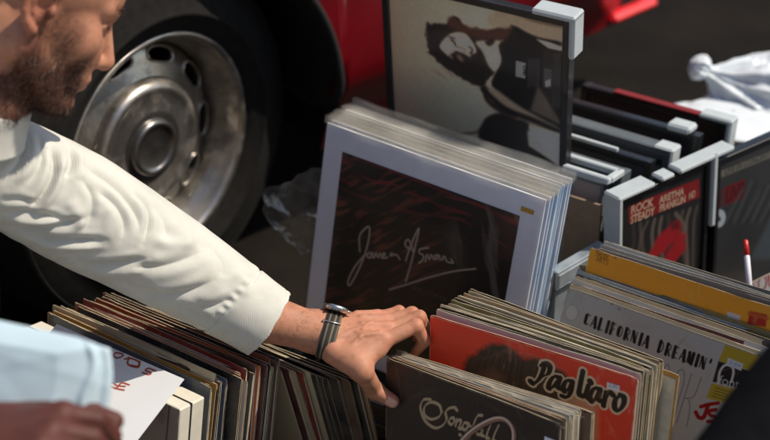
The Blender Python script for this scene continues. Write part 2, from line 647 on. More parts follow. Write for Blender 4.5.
def sleeve_mesh(w, h, t, bow, seed, open_right=True):
    rng = np.random.default_rng(seed)
    xs, zs = _axis(w, 7), _axis(h, 5)
    nx, nz = len(xs), len(zs)
    X, Z = np.meshgrid(xs, zs)
    c = .0035
    for zi, zz in ((0, 1), (nz - 1, -1)):
        for xi, xx in ((0, 1), (nx - 1, -1)):
            X[zi, xi] += xx * c * .35; Z[zi, xi] += zz * c * .35
    # dog-eared, slightly uneven outline
    Z[-1] += rng.normal(0, .0004, nx); Z[-2:] -= .0025 * rng.random() * np.exp(-(xs[::-1] / .02)) * (rng.random() < .6)
    e = np.minimum(np.minimum(X, h), np.minimum(Z, h - Z))
    th = t * (.28 + .72 * smoothstep(0, .012, e))
    k0 = 0.0 if bow == 0 else 1.0
    bowf = bow * np.sin(math.pi * X / w) + k0 * rng.normal(0, .0006) * np.sin(2 * math.pi * X / w) + k0 * rng.normal(0, .0008) * (Z / h) * np.cos(math.pi * X / w)
    yf = t / 2 - th / 2 + bowf; yb = t / 2 + th / 2 + bowf
    V = np.concatenate([np.stack([X, yf, Z], -1).reshape(-1, 3), np.stack([X, yb, Z], -1).reshape(-1, 3)])
    n = nx * nz
    id_ = lambda i, j: j * nx + i
    F, I = [], []
    for j in range(nz - 1):
        for i in range(nx - 1):
            F.append((id_(i, j), id_(i + 1, j), id_(i + 1, j + 1), id_(i, j + 1))); I.append(0)
            F.append((n + id_(i, j), n + id_(i, j + 1), n + id_(i + 1, j + 1), n + id_(i + 1, j))); I.append(0)
    for i in range(nx - 1):
        F.append((id_(i, nz - 1), id_(i + 1, nz - 1), n + id_(i + 1, nz - 1), n + id_(i, nz - 1))); I.append(1)
        F.append((id_(i + 1, 0), id_(i, 0), n + id_(i, 0), n + id_(i + 1, 0))); I.append(1)
    for j in range(nz - 1):
        F.append((id_(0, j), id_(0, j + 1), n + id_(0, j + 1), n + id_(0, j))); I.append(1)
    V = list(map(tuple, V))
    if open_right:
        m = len(V); lip = min(.0009, t * .28); i = nx - 1
        for j in range(nz):
            x, z = X[j, i], Z[j, i]
            V += [(x, yf[j, i] + lip, z), (x - .012, yf[j, i] + lip, z), (x - .012, yb[j, i] - lip, z), (x, yb[j, i] - lip, z)]
        for j in range(nz - 1):
            a, b = m + 4 * j, m + 4 * j + 4
            F.append((id_(i, j), a, b, id_(i, j + 1))); I.append(1)
            for k in range(3):
                F.append((a + k, a + k + 1, b + k + 1, b + k)); I.append(2)
            F.append((a + 3, n + id_(i, j), n + id_(i, j + 1), b + 3)); I.append(1)
        a = m; F.append((id_(i, 0), n + id_(i, 0), a + 3, a)); I.append(1)
        a = m + 4 * (nz - 1); F.append((id_(i, nz - 1), a, a + 3, n + id_(i, nz - 1))); I.append(1)
    else:
        for j in range(nz - 1):
            i = nx - 1
            F.append((id_(i, j), n + id_(i, j), n + id_(i, j + 1), id_(i, j + 1))); I.append(1)
    return mesh('record_sleeve', V, F, I)


_seed = [100]


def record(pose, rgb, label, group, t=.0034, bow=None, inner=True, cat='record', name='record_sleeve', edge=None, open_right=True):
    _seed[0] += 1
    rng = np.random.default_rng(_seed[0])
    bow = rng.normal(0, .0012) if bow is None else bow
    me = sleeve_mesh(pose.w, pose.h, t, bow, _seed[0], open_right)
    o = link(name, me, None, [MAT['sleeve'], edge or MAT['edge'], MAT['dark']], True)
    me.set_sharp_from_angle(angle=rad(40))
    o.matrix_world = pose.M
    o.color = (*rgb, 1)
    tag(o, label, cat, group)
    if inner and open_right:
        mb = MB()
        d = rng.uniform(-.004, .0012); y = t / 2 + bow * .1
        mb.box((.02, y - .0006, .006), (pose.w + d, y + .0006, pose.h - rng.uniform(.003, .01)))
        i = mb.obj('inner_sleeve', MAT['inner'], o, local=True)
    return o


def ordinal(n):
    w = ['', 'first', 'second', 'third', 'fourth', 'fifth', 'sixth', 'seventh', 'eighth', 'ninth', 'tenth', 'eleventh', 'twelfth', 'thirteenth', 'fourteenth',
         'fifteenth', 'sixteenth', 'seventeenth', 'eighteenth', 'nineteenth', 'twentieth', 'twenty-first', 'twenty-second', 'twenty-third', 'twenty-fourth', 'twenty-fifth', 'twenty-sixth', 'twenty-seventh']
    return w[n]


CW = {'cream': (196, 182, 150), 'white': (205, 203, 196), 'black': (26, 24, 25), 'charcoal': (52, 50, 52), 'slate': (70, 80, 92), 'brown': (84, 58, 44), 'tan': (150, 122, 88),
      'red': (135, 30, 28), 'rust': (150, 78, 50), 'blue': (62, 88, 122), 'navy': (32, 40, 62), 'grey': (118, 118, 116), 'salmon': (180, 130, 108), 'ochre': (185, 130, 30),
      'green': (62, 76, 56), 'pale blue': (140, 160, 172), 'orange': (196, 92, 40), 'olive': (112, 104, 60), 'maroon': (84, 24, 30), 'silver grey': (150, 152, 152)}


def crate(cx, cy, th, w, d, h, label, mat, zb=0, slots=3):
    """open slatted crate"""
    e = empty('record_crate', (cx, cy, zb))
    th = rad(th)
    Mx = Matrix(((math.cos(th), math.sin(th), 0, cx), (-math.sin(th), math.cos(th), 0, cy), (0, 0, 1, zb), (0, 0, 0, 1)))
    mb = MB(); mb.box((-w / 2, -d / 2, .002), (w / 2, d / 2, .012), M=Mx); mb.obj('crate_floor', mat, e)
    sh = h / slots
    for k, (lo, hi) in enumerate((((-w / 2 - .008, -d / 2 - .008), (w / 2 + .008, -d / 2)), ((-w / 2 - .008, d / 2), (w / 2 + .008, d / 2 + .008)), ((-w / 2 - .008, -d / 2), (-w / 2, d / 2)), ((w / 2, -d / 2), (w / 2 + .008, d / 2)))):
        mb = MB()
        for j in range(slots):
            mb.box((*lo, .013 + j * sh), (*hi, .013 + (j + 1) * sh - .012), M=Mx, bev=.0015)
        mb.obj('crate_side', mat, e)
    for sx in (-1, 1):
        for sy in (-1, 1):
            mb = MB()
            mb.box((sx * (w / 2 - .012) - .009, sy * (d / 2 - .012) - .009, .013), (sx * (w / 2 - .012) + .009, sy * (d / 2 - .012) + .009, h), M=Mx)
            mb.obj('corner_post', mat, e)
    tag(e, label, 'crate', 'crates holding the records')
    return e
# ------------------------------------------------------------------ the record rows
BACK = lambda th: np.array([math.sin(rad(th)), math.cos(rad(th)), 0])
UH = lambda th: np.array([math.cos(rad(th)), -math.sin(rad(th)), 0])


def cc(name):
    return srgb(CW[name])


MAT['crate_wood'] = simple('dark_stained_wood', (.075, .045, .032), .75, var=.45, scale=14, bump=.3)
MAT['crate_black'] = simple('black_plastic_crate', (.02, .02, .022), .5, var=.2)
MAT['crate_brown'] = simple('brown_corrugated_card', (.23, .16, .105), .85, var=.12, scale=50, bump=.15)

# ---- row behind the red cover -------------------------------------------------
P_TL = np.array([.060, 1.697, .387])
G = 'record sleeves stood in a row behind the red cover'
ppose = Pose(P_TL, 32.9, 7.8, -2.4, .315, .315)
o = record(ppose, srgb(170, 40, 28), 'red record cover with black outlined blackletter title and dark-haired head', G, bow=0, t=.004)
pt = Paint(ppose, .0008, srgb(226, 66, 42))
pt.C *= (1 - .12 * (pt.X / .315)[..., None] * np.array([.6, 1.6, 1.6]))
pt.mottle(.06, 30, 2)
pt.setcrop(425, 280, 4.4)
pt.poly([(180, 355), (215, 330), (260, 295), (310, 278), (350, 285), (395, 310), (430, 345), (470, 340), (520, 350), (560, 375), (640, 460), (640, 800), (180, 800), (150, 520)], srgb(58, 44, 38), soft=.004, wob=.006, smooth=4)
pt.poly([(240, 420), (300, 395), (340, 420), (350, 600), (230, 600)], srgb(120, 84, 66), soft=.008, op=.8)
for k in range(26):
    x = 200 + k * 14 + RNG.normal(0, 5)
    pt.stroke([(x + 40, 300 + abs(k - 10) * 5), (x + 10, 350 + RNG.normal(0, 6)), (x - 10, 430), (x - 14, 560)], .0016, srgb(92, 72, 60), op=.45, soft=.0012)
pt.poly([(640, 470), (600, 520), (600, 800), (760, 800), (760, 560), (700, 490)], srgb(190, 150, 120), soft=.006, op=.8)
pt.setcrop(510, 340, 4.4)
letters = [
    [(134, 112), (151, 108), (144, 140), (129, 170), (106, 190), (90, 180)], [(133, 113), (155, 100), (176, 115), (170, 145), (146, 159)],
    [(222, 166), (195, 160), (176, 184), (172, 209), (190, 205), (214, 176)], [(222, 165), (212, 203), (226, 214)],
    [(277, 182), (250, 178), (236, 204), (241, 224), (262, 211), (276, 184)], [(276, 182), (268, 225), (252, 250), (226, 244)],
    [(322, 136), (311, 190), (305, 234), (319, 246)], [(346, 200), (335, 240), (347, 256)], [(353, 181), (356, 186)],
    [(398, 217), (372, 212), (353, 244), (360, 268), (380, 255), (396, 220)], [(398, 216), (391, 258), (406, 270)],
    [(424, 230), (414, 276), (412, 288)], [(420, 252), (438, 229), (455, 242)],
    [(486, 241), (464, 264), (462, 298), (480, 308), (500, 282), (502, 252), (486, 241)]]
W0 = .0090
for L in letters: pt.stroke(L, W0 * 1.85, srgb(214, 190, 160), nib=rad(35))
for L in letters: pt.stroke(L, W0 * 1.05, srgb(24, 20, 22), nib=rad(35))
pt.age(3, light=srgb(232, 168, 148))
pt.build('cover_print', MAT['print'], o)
mb = MB()
q = ppose.uv(608, 381); q2 = ppose.uv(619, 386)
a_, b_ = ppose.uv(607.5, 381.5), ppose.uv(619.5, 391.5)
mb.box((a_[0], -.0012, b_[1]), (b_[0], -.0008, a_[1]))
tag(mb.obj('price_sticker', MAT['white_card'], o, local=True), 'white price sticker with small dark print')
sp = Paint(Pose(ppose.w3(a_[0], -.0014, a_[1]), 32.9, 7.8, -2.4, b_[0] - a_[0], a_[1] - b_[1]), .0005, srgb(214, 214, 220))
sp.text('2.00', (.003, .004), (b_[0] - a_[0] - .003, .004), .006, srgb(60, 60, 66), uv=True)
k_ = sp.build('sticker_print', MAT['print'], o)
k_.matrix_local = Matrix.Translation((a_[0], -.0009, b_[1]))

names = ['white', 'charcoal', 'black', 'cream', 'grey', 'cream', 'olive', 'silver grey', 'black', 'cream', 'white', 'tan', 'green', 'cream', 'charcoal', 'ochre']
N = len(names)
for i, nme in enumerate(names):
    f = (i + 1) / N
    d = .006 + f * .082 + RNG.normal(0, .0006)
    sh = .018 * f + RNG.normal(0, .002)
    zz = RNG.normal(0, .0035) - (.022 if i == N - 1 else 0)
    if i == N - 1: sh += .022
    TL = P_TL + BACK(32.9) * d + UH(32.9) * sh + np.array([0, 0, zz + .004 * (1 if i % 3 == 0 else 0)])
    record(Pose(TL, 32.9 + 6.5 * f + RNG.normal(0, .2), 7.8 + RNG.normal(0, .3), -2.4 + RNG.normal(0, .35), .315, .315), cc(nme),
           f'{nme} record sleeve, {ordinal(i + 1)} behind the red cover with blackletter title', G, t=.0031)

# ---- bundle under the hand ----------------------------------------------------
S_TL = np.array([-.004, 1.669, .335])
G = 'record sleeves pinched together under the hand'
spose = Pose(S_TL, 43.4, 12, -7.9, .30, .30)
o = record(spose, srgb(40, 32, 29), 'dark brown record cover with cream script title, gripped by the thumb', G, bow=0, t=.0035)
pt = Paint(spose, .0008, srgb(56, 45, 40))
pt.mottle(.10, 35, 4)
pt.setcrop(380, 350, 4.886)
pt.text('PHILIP GOODHAND-TAIT', (22, 108), (806, 418), .0082, srgb(26, 20, 18), bold=.02)
pt.text('PHILIP GOODHAND-TAIT', (20, 106), (804, 416), .0076, srgb(84, 68, 58), op=.45, bold=-.01)
cr = srgb(186, 164, 132)
for P_ in ([(302, 300), (290, 268), (252, 254), (220, 275), (219, 315), (250, 337), (288, 326), (303, 300)],
           [(248, 240), (214, 243), (199, 282), (222, 345), (268, 379), (306, 368), (326, 338), (322, 306), (336, 286), (364, 280), (376, 292)],
           [(362, 330), (345, 334), (338, 352), (350, 362), (364, 350), (362, 330)],
           [(378, 336), (370, 372)], [(374, 352), (390, 342), (396, 350), (388, 380), (396, 384)],
           [(432, 358), (414, 356), (404, 376), (414, 388), (430, 372), (434, 358), (422, 400), (406, 422), (392, 414)],
           [(500, 318), (478, 322), (460, 360), (444, 420), (428, 440)], [(440, 372), (480, 382)],
           [(500, 386), (484, 384), (474, 402), (484, 412), (498, 400), (502, 386), (496, 412), (506, 418)],
           [(548, 352), (530, 392), (522, 426), (532, 430)], [(582, 366), (562, 408), (554, 440), (566, 444)]):
    pt.stroke(P_, .0056, cr, nib=rad(60))
# bentwood loop printed under the title
loop = [(380, 470), (430, 415), (490, 370), (560, 338), (610, 340), (645, 375), (655, 430), (640, 520)]
pt.stroke(loop, .011, srgb(30, 23, 20), soft=.002)
pt.stroke(loop, .0075, srgb(150, 112, 92))
pt.stroke([(p[0] - 4, p[1] - 5) for p in loop], .002, srgb(235, 215, 200), soft=.001)
pt.age(5, light=srgb(150, 132, 112))
pt.build('cover_print', MAT['print'], o)
a_ = spose.uv(545, 436)
mb = MB(); mb.box((a_[0], -.0012, a_[1] - .016), (a_[0] + .02, -.0007, a_[1]))
tag(mb.obj('price_sticker', MAT['white_card'], o, local=True), 'small white sticker on the dark cover')
names = ['tan', 'rust', 'cream', 'silver grey', 'white', 'pale blue', 'white', 'cream', 'silver grey', 'white', 'brown', 'cream']
N = len(names)
for i, nme in enumerate(names):
    f = (i + 1) / N
    th = 43.4 - 5.2 * f
    TL = S_TL + BACK(43) * (.004 + .021 * f) + UH(43) * (.002 * f + RNG.normal(0, .0015)) + np.array([0, 0, -.003 * f + RNG.normal(0, .0012)])
    record(Pose(TL, th, 12 + RNG.normal(0, .15), -7.9 + .6 * f + RNG.normal(0, .25), .30 + (.014 if i >= 10 else 0), .30), cc(nme),
           f'{nme} record sleeve pinched under the hand, {ordinal(i + 1)} behind the dark script cover', G, t=.003)
# a clear outer sleeve catching the light on top of the bundle
TL = S_TL + BACK(43) * .016 + UH(43) * .002 + np.array([0, 0, .005])
clr = Pose(TL, 40.5, 12, -7.6, .302, .31)
xs = np.linspace(0, .302, 40); zs = np.linspace(.2, .31, 14)
V, F = [], []
for j, z in enumerate(zs):
    for i, x in enumerate(xs):
        k = (z - .2) / .11
        V.append((x, .0015 + k * k * (.004 * math.sin(x * 55) + .003 * math.sin(x * 131 + 1)) - .012 * max(0, k - .85), z + .002 * math.sin(x * 80) * k))
n = len(xs)
for j in range(len(zs) - 1):
    for i in range(n - 1): F.append((j * n + i, j * n + i + 1, (j + 1) * n + i + 1, (j + 1) * n + i))
o = link('plastic_sleeve', mesh('plastic_sleeve', V, F), None, MAT['film_top'], True)
o.matrix_world = clr.M
tag(o, 'clear crinkled plastic sleeve topping the bundle under the hand', 'plastic sleeve')

# ---- mounted prints in plastic ------------------------------------------------
J_TL = np.array([-.086, 2.062, .498])
G = 'white mounts in clear plastic standing in a row'
N = 11
for i in range(N):
    f = i / (N - 1)
    TL = J_TL + BACK(33.6) * (.064 * f) + UH(33.6) * (.006 * f + (RNG.normal(0, .0015) if i else 0)) + np.array([0, 0, (RNG.normal(0, .002) if i else 0)])
    th, ph, ro = 33.6 + (RNG.normal(0, .3) if i else 0), 11.8 + (RNG.normal(0, .2) if i else 0), 2.7 + (RNG.normal(0, .3) if i else 0)
    jp = Pose(TL, th, ph, ro, .39, .39)
    e = empty('mounted_print')
    e.matrix_world = jp.M
    mb = MB(); mb.box((0, 0, 0), (.39, .0032, .39), bev=.0005)
    bd = mb.obj('mount_board', [MAT['white_card'], MAT['mat_edge']], e, local=True)
    for p in bd.data.polygons:
        if abs(p.normal[1]) < .5: p.material_index = 1
    if i == 0:
        tag(e, 'front white mount framing a dark signed print, with a small yellow sticker', 'mounted print', G)
        c = [jp.uv(*q) for q in ((342.7, 151), (520, 216.4))]
        x0, x1, z1 = c[0][0], c[1][0], (c[0][1] + c[1][1]) / 2
        z0 = max(z1 - (x1 - x0), .02)
        ip = Pose(jp.w3(x0, 0, z1), th, ph, ro, x1 - x0, z1 - z0)
        pt = Paint(ip, .0008, srgb(24, 15, 16))
        nn = pt.P3.copy()
        # dark brown brushed swirl
        wx = pt.X * 1.0 + .05 * (fbm(pt.P3, 9, 5, 3) - .5); wz = pt.Z + .05 * (fbm(pt.P3, 9, 8, 3) - .5)
        ang = rad(38)
        q = np.stack([(wx * math.cos(ang) + wz * math.sin(ang)) * 22, (-wx * math.sin(ang) + wz * math.cos(ang)) * 150, pt.X * 0], -1)
        st = smoothstep(.52, .78, fbm(q, 1, 3, 4)) * (1 - smoothstep(.12, .25, pt.X))
        pt.C = pt.C * (1 - .75 * st[..., None]) + srgb(128, 62, 46) * .75 * st[..., None]
        q = np.stack([wx * 14, wz * 160, pt.X * 0], -1)
        st = smoothstep(.55, .75, fbm(q, 1, 13, 3)) * smoothstep(ip.h - .10, ip.h - .02, pt.Z)
        pt.C = pt.C * (1 - .6 * st[..., None]) + srgb(150, 36, 42) * .6 * st[..., None]
        st = smoothstep(.5, .7, fbm(np.stack([wx * 60 + wz * 25, wz * 12, pt.X * 0], -1), 1, 23, 4)) * smoothstep(.19, .25, pt.X) * smoothstep(.06, .16, pt.Z)
        pt.C = pt.C * (1 - .5 * st[..., None]) + srgb(128, 118, 108) * .5 * st[..., None]
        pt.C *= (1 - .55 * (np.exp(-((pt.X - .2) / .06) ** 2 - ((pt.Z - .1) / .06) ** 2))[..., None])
        pt.setcrop(335, 90, 4.4)
        for k in range(5): pt.stroke([(40 + k * 60, 290 + k * 6 + RNG.normal(0, 4)), (160 + k * 90, 325 + k * 34), (320 + k * 90, 380 + k * 36)], .0022, srgb(125, 28, 40), op=.6, soft=.0012, taper=True)
        pt.setcrop(335, 210, 4.4)
        sc = srgb(186, 166, 150)
        for P_ in ([(110, 182), (110, 112), (148, 72), (152, 110), (134, 190), (100, 272), (66, 330), (58, 312), (88, 250), (136, 192)],
                   [(152, 186), (140, 200), (154, 210), (164, 186), (168, 210)], [(174, 208), (181, 188), (190, 208), (199, 190), (207, 211)],
                   [(212, 204), (222, 193), (213, 190), (212, 210), (232, 208)], [(252, 188), (244, 200), (270, 196), (286, 216)],
                   [(312, 222), (336, 150), (370, 80), (356, 150), (334, 240), (312, 314)], [(344, 182), (336, 150), (322, 130), (309, 146), (318, 164), (352, 178)],
                   [(412, 166), (376, 172), (372, 188), (390, 200), (384, 222), (370, 232)],
                   [(398, 226), (406, 196), (416, 216), (424, 196), (434, 216)], [(452, 196), (438, 204), (446, 216), (458, 198), (462, 218)],
                   [(472, 218), (482, 204), (494, 226), (520, 232), (512, 216)]):
            pt.stroke(P_, .0030, sc, op=.9)
        pt.stroke([(240, 350), (320, 326), (400, 300), (500, 274), (560, 264), (620, 258)], .0030, sc, op=.9)
        pt.text('RECORD CENTRE', (345, 352), (640, 458), .0085, srgb(74, 70, 72), bold=.012)
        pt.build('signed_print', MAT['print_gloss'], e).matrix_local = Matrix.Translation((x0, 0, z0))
        s0 = jp.uv(521.5, 206); s1 = jp.uv(533.5, 215)
        mb = MB(); mb.box((s0[0], -.001, s1[1]), (s1[0], -.0005, s0[1]))
        mb.obj('price_sticker', simple('mustard_sticker', srgb(196, 150, 40), .6), e, local=True)
    else:
        tag(e, f'white mounted print in clear plastic, {ordinal(i)} behind the signed dark print', 'mounted print', G)
    # clear bag, open at the top and taller than the mount
    ext = .007 + .009 * RNG.random()
    xs = np.linspace(-.004, .3945, 46); zs = np.concatenate([np.linspace(.0, .38, 8), np.linspace(.39, .39 + ext, 9)])
    s1_, s2_ = RNG.random(2) * 9
    for side in (-1, 1):
        V, F = [], []
        for z in zs:
            k = max(0, (z - .385) / .03); 
            for x in xs:
                y = (-.0016 if side < 0 else .0048) + k * (.0016 * math.sin(x * 22 + s1_) + .0008 * math.sin(x * 57 + s2_)) + (.0012 * math.sin(x * 60 + z * 30 + s1_) if 0 < k else .0002 * math.sin(x * 30 + s2_))
                edge = math.exp(-((x - .395) / .004) ** 2)
                V.append((x + .003 * edge * math.sin(z * 50 + s1_), y + edge * .001 * math.sin(z * 70 + s2_), z + k * .0008 * math.sin(x * 40 + s2_)))
        n = len(xs)
        for j in range(len(zs) - 1):
            for a in range(n - 1): F.append((j * n + a, j * n + a + 1, (j + 1) * n + a + 1, (j + 1) * n + a))
        mi = [0] * len(F)
        if not (i == 0 and side < 0):
            mi = [1 if (f // (n - 1)) >= 8 else 0 for f in range(len(F))]
        else:
            mi = [1 if (f // (n - 1)) >= 8 else 0 for f in range(len(F))]
        me = mesh('clear_bag', V, F, mi)
        link('clear_bag', me, e, [MAT['film'], MAT['film_top']], True, local=True)

# ---- framed photograph behind the mounts --------------------------------------


def framed(pose, name, label, cat, group, paint=None, bar=.012, depth=.02, glaze=True, matname='print_gloss', fmat='frame'):
    e = empty(name)
    e.matrix_world = pose.M
    w_, h_ = pose.w, pose.h
    mb = MB()
    mb.box((0, 0, 0), (bar, depth, h_), bev=.001); mb.box((w_ - bar, 0, 0), (w_, depth, h_), bev=.001)
    mb.box((bar - .0005, .0006, .0006), (w_ - bar + .0005, depth - .0006, bar), bev=.0008); mb.box((bar - .0005, .0006, h_ - bar), (w_ - bar + .0005, depth - .0006, h_ - .0006), bev=.0008)
    mb.obj('frame_border', MAT[fmat], e, local=True)
    mb = MB(); mb.box((bar, .006, bar), (w_ - bar, depth - .003, h_ - bar)); mb.obj('back_board', MAT['crate_brown'], e, local=True)
    if paint is not None:
        paint.build('picture', MAT[matname], e, y=.005)
    if glaze:
        mb = MB(); mb.add([(bar, .003, bar), (w_ - bar, .003, bar), (w_ - bar, .003, h_ - bar), (bar, .003, h_ - bar)], [(0, 1, 2, 3)])
        mb.obj('glass_pane', MAT['pane'], e, local=True)
    tag(e, label, cat, group)
    return e


F_TL = np.array([.005, 2.186, CAMZ - .983])
fp = Pose(F_TL, 32.6, -2, .1, .330, .45)
pt = Paint(fp, .0009, srgb(150, 134, 118))
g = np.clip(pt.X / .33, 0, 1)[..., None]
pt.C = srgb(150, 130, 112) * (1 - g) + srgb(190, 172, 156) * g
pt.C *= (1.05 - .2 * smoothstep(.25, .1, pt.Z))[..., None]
pt.mottle(.04, 12, 5)
pt.setcrop(415, 10, 4.4)
HB, TK, SK = srgb(58, 46, 42), srgb(36, 30, 31), srgb(186, 166, 150)
pt.poly([(305, 50), (350, 5), (430, -40), (640, 20), (655, 150), (520, 135), (440, 100), (340, 84)], srgb(160, 138, 118), soft=.004, smooth=4)
pt.stroke([(430, 15), (520, 52), (640, 78)], .006, srgb(96, 76, 66), op=.7, soft=.003)
pt.stroke([(420, 80), (520, 128), (640, 156)], .006, srgb(70, 54, 48), op=.9, soft=.002)
pt.poly([(40, 80), (70, 62), (135, 60), (155, 34), (185, 44), (215, 78), (300, 92), (420, 95), (395, 135), (330, 150), (380, 240), (340, 285), (290, 345), (235, 325), (168, 290), (85, 228), (48, 175)], HB, soft=.002, wob=.010, smooth=4)
for k in range(40):
    x, y = 60 + RNG.random() * 210, 70 + RNG.random() * 200
    pt.stroke([(x, y), (x + 26 + RNG.normal(0, 6), y + 20 + RNG.normal(0, 10)), (x + 60, y + 52 + RNG.normal(0, 8))], .0022, srgb(*(np.array([96, 80, 70]) if k % 2 else np.array([34, 26, 25]))), op=.5, soft=.0012, taper=True)
pt.poly([(138, 48), (165, 36), (215, 74), (300, 92), (420, 86), (440, 100), (400, 132), (300, 136), (220, 112), (150, 84)], srgb(104, 62, 50), soft=.004, smooth=4)
pt.poly([(104, 160), (150, 112), (206, 108), (240, 140), (262, 186), (242, 218), (210, 246), (165, 226), (122, 192)], srgb(188, 168, 152), soft=.002, smooth=5)
pt.poly([(148, 208), (172, 186), (205, 198), (232, 206), (262, 196), (300, 240), (335, 276), (262, 300), (200, 268)], srgb(52, 41, 38), soft=.0025, wob=.008, smooth=4)
pt.ell((192, 218), .007, .004, srgb(140, 110, 98), soft=.002, rot=-40)
pt.stroke([(152, 138), (166, 148), (170, 160)], .0042, srgb(58, 46, 44), soft=.0012)
pt.stroke([(144, 124), (168, 132)], .0034, srgb(70, 56, 50), soft=.0012)
pt.stroke([(232, 168), (246, 182), (236, 198)], .004, srgb(80, 64, 56), soft=.0015)
pt.stroke([(174, 168), (206, 176), (216, 188)], .003, srgb(120, 100, 90), soft=.0015)
pt.poly([(262, 148), (325, 146), (362, 176), (372, 236), (350, 278), (318, 250), (292, 190)], SK, soft=.003, smooth=4)
pt.poly([(300, 148), (330, 130), (345, 150), (320, 168)], HB, soft=.003, smooth=3)
pt.poly([(360, 160), (400, 128), (430, 78), (480, 104), (540, 132), (655, 185), (660, 520), (430, 520), (400, 420), (330, 340), (345, 285), (374, 235)], TK, soft=.002, smooth=3)
pt.poly([(530, 136), (580, 148), (640, 170), (640, 186), (580, 172)], srgb(196, 180, 166), soft=.002)
pt.poly([(296, 345), (340, 350), (410, 400), (470, 440), (560, 490), (640, 540), (640, 620), (500, 540), (400, 480), (320, 430)], srgb(146, 128, 112), soft=.003, smooth=3)
pt.stroke([(300, 350), (310, 400), (360, 440), (430, 470)], .009, srgb(52, 42, 38), soft=.004)
pt.poly([(560, 180), (640, 195), (640, 440), (570, 440), (548, 350)], srgb(70, 62, 60), soft=.004, op=.6)
pt.setcrop(380, 0, 2.586)
pt.stroke([(262, 235), (320, 285), (400, 318), (470, 350)], .010, srgb(48, 40, 38), soft=.003)
pt.poly([(250, 360), (258, 325), (275, 303), (310, 295), (350, 312), (382, 325), (382, 380), (470, 440), (300, 440)], srgb(64, 56, 54), soft=.003, smooth=2)
pt.poly([(384, 328), (470, 352), (470, 440), (385, 380)], srgb(178, 164, 148), soft=.003)
pt.stroke([(150, 338), (200, 350), (255, 345)], .006, srgb(86, 74, 68), op=.8, soft=.003)
pt.poly([(405, 225), (470, 330), (430, 310), (385, 290)], srgb(150, 132, 116), soft=.003, op=.5)
pt.blur(.0011)
lum = pt.C.mean(2)[..., None]
pt.C = np.minimum(pt.C * (1.15 + 1.55 * smoothstep(.04, .30, lum)) * np.array([1.04, .97, .84]), np.array([.90, .80, .66]))
pt.C *= 1 + .22 * (fbm(pt.P3, 420, 4, 2)[..., None] - .5)
pt.C *= 1 + .14 * (fbm(pt.P3, 26, 14, 3)[..., None] - .5)
pt.setcrop(415, 10, 4.4)
# label and small print at the right of the photograph
pt.poly([(438, 230), (480, 240), (478, 308), (436, 298)], srgb(206, 196, 184))
pt.text('EMI', (470, 250), (468, 292), .0085, srgb(40, 34, 34), bold=.03)
for k in range(6):
    x = 494 + k * 9
    pt.stroke([(x, 222), (x - 2, 350 - 6 * (k % 3))], .0013, srgb(120, 110, 104), op=.8)
pt.poly([(562, 262), (596, 268), (594, 352), (558, 346)], srgb(120, 112, 106), op=.8)
pt.poly([(566, 320), (590, 310), (590, 340), (568, 346)], srgb(220, 212, 204))
for k in range(4): pt.stroke([(606 + k * 9, 200), (602 + k * 9, 430)], .0012, srgb(124, 116, 110), op=.5)
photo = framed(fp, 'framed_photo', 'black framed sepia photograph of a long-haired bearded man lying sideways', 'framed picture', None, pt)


def corner_foam(pose, x, z, sx, sz, parent, L=.05, T=.008, D=.026, wrap=.022):
    """a white L-shaped corner protector pushed over a frame corner"""
    e = MB()
    x0, x1 = (x - L, x + T) if sx > 0 else (x - T, x + L)
    z0, z1 = (z - L, z + T) if sz > 0 else (z - T, z + L)
    # top leg and side leg, wrapping the front a little
    e.box((x0, -.006, z if sz > 0 else z - T), (x1, D, z + T if sz > 0 else z), bev=.003)
    if sx > 0: e.box((x, -.0055, z0), (x + T, D - .0005, z + T - .0005), bev=.003)
    else: e.box((x - T, -.0055, z0), (x, D - .0005, z + T - .0005), bev=.003)
    return e.obj('corner_protector', MAT['foam'], parent, local=True)


fm = corner_foam(fp, .330, .45, 1, 1, photo, L=.062, T=.010, D=.030)
tag(fm, 'white foam corner protector')

# ---- row with the grey-blue cover at the right --------------------------------
C_TL = at(568.6, 287.4, 2.275)
G = 'record sleeves in the right-hand row'
cpose = Pose(C_TL, 34.7, 25, .6, .315, .315)
o = record(cpose, srgb(150, 156, 156), 'pale grey-blue record cover with black stencil title and yellow and black label', G, bow=0, t=.004)
pt = Paint(cpose, .0008, srgb(176, 182, 182))
pt.mottle(.06, 20, 6)
pt.setcrop(560, 290, 4.4)
K = srgb(30, 28, 30)
LTH = .0066


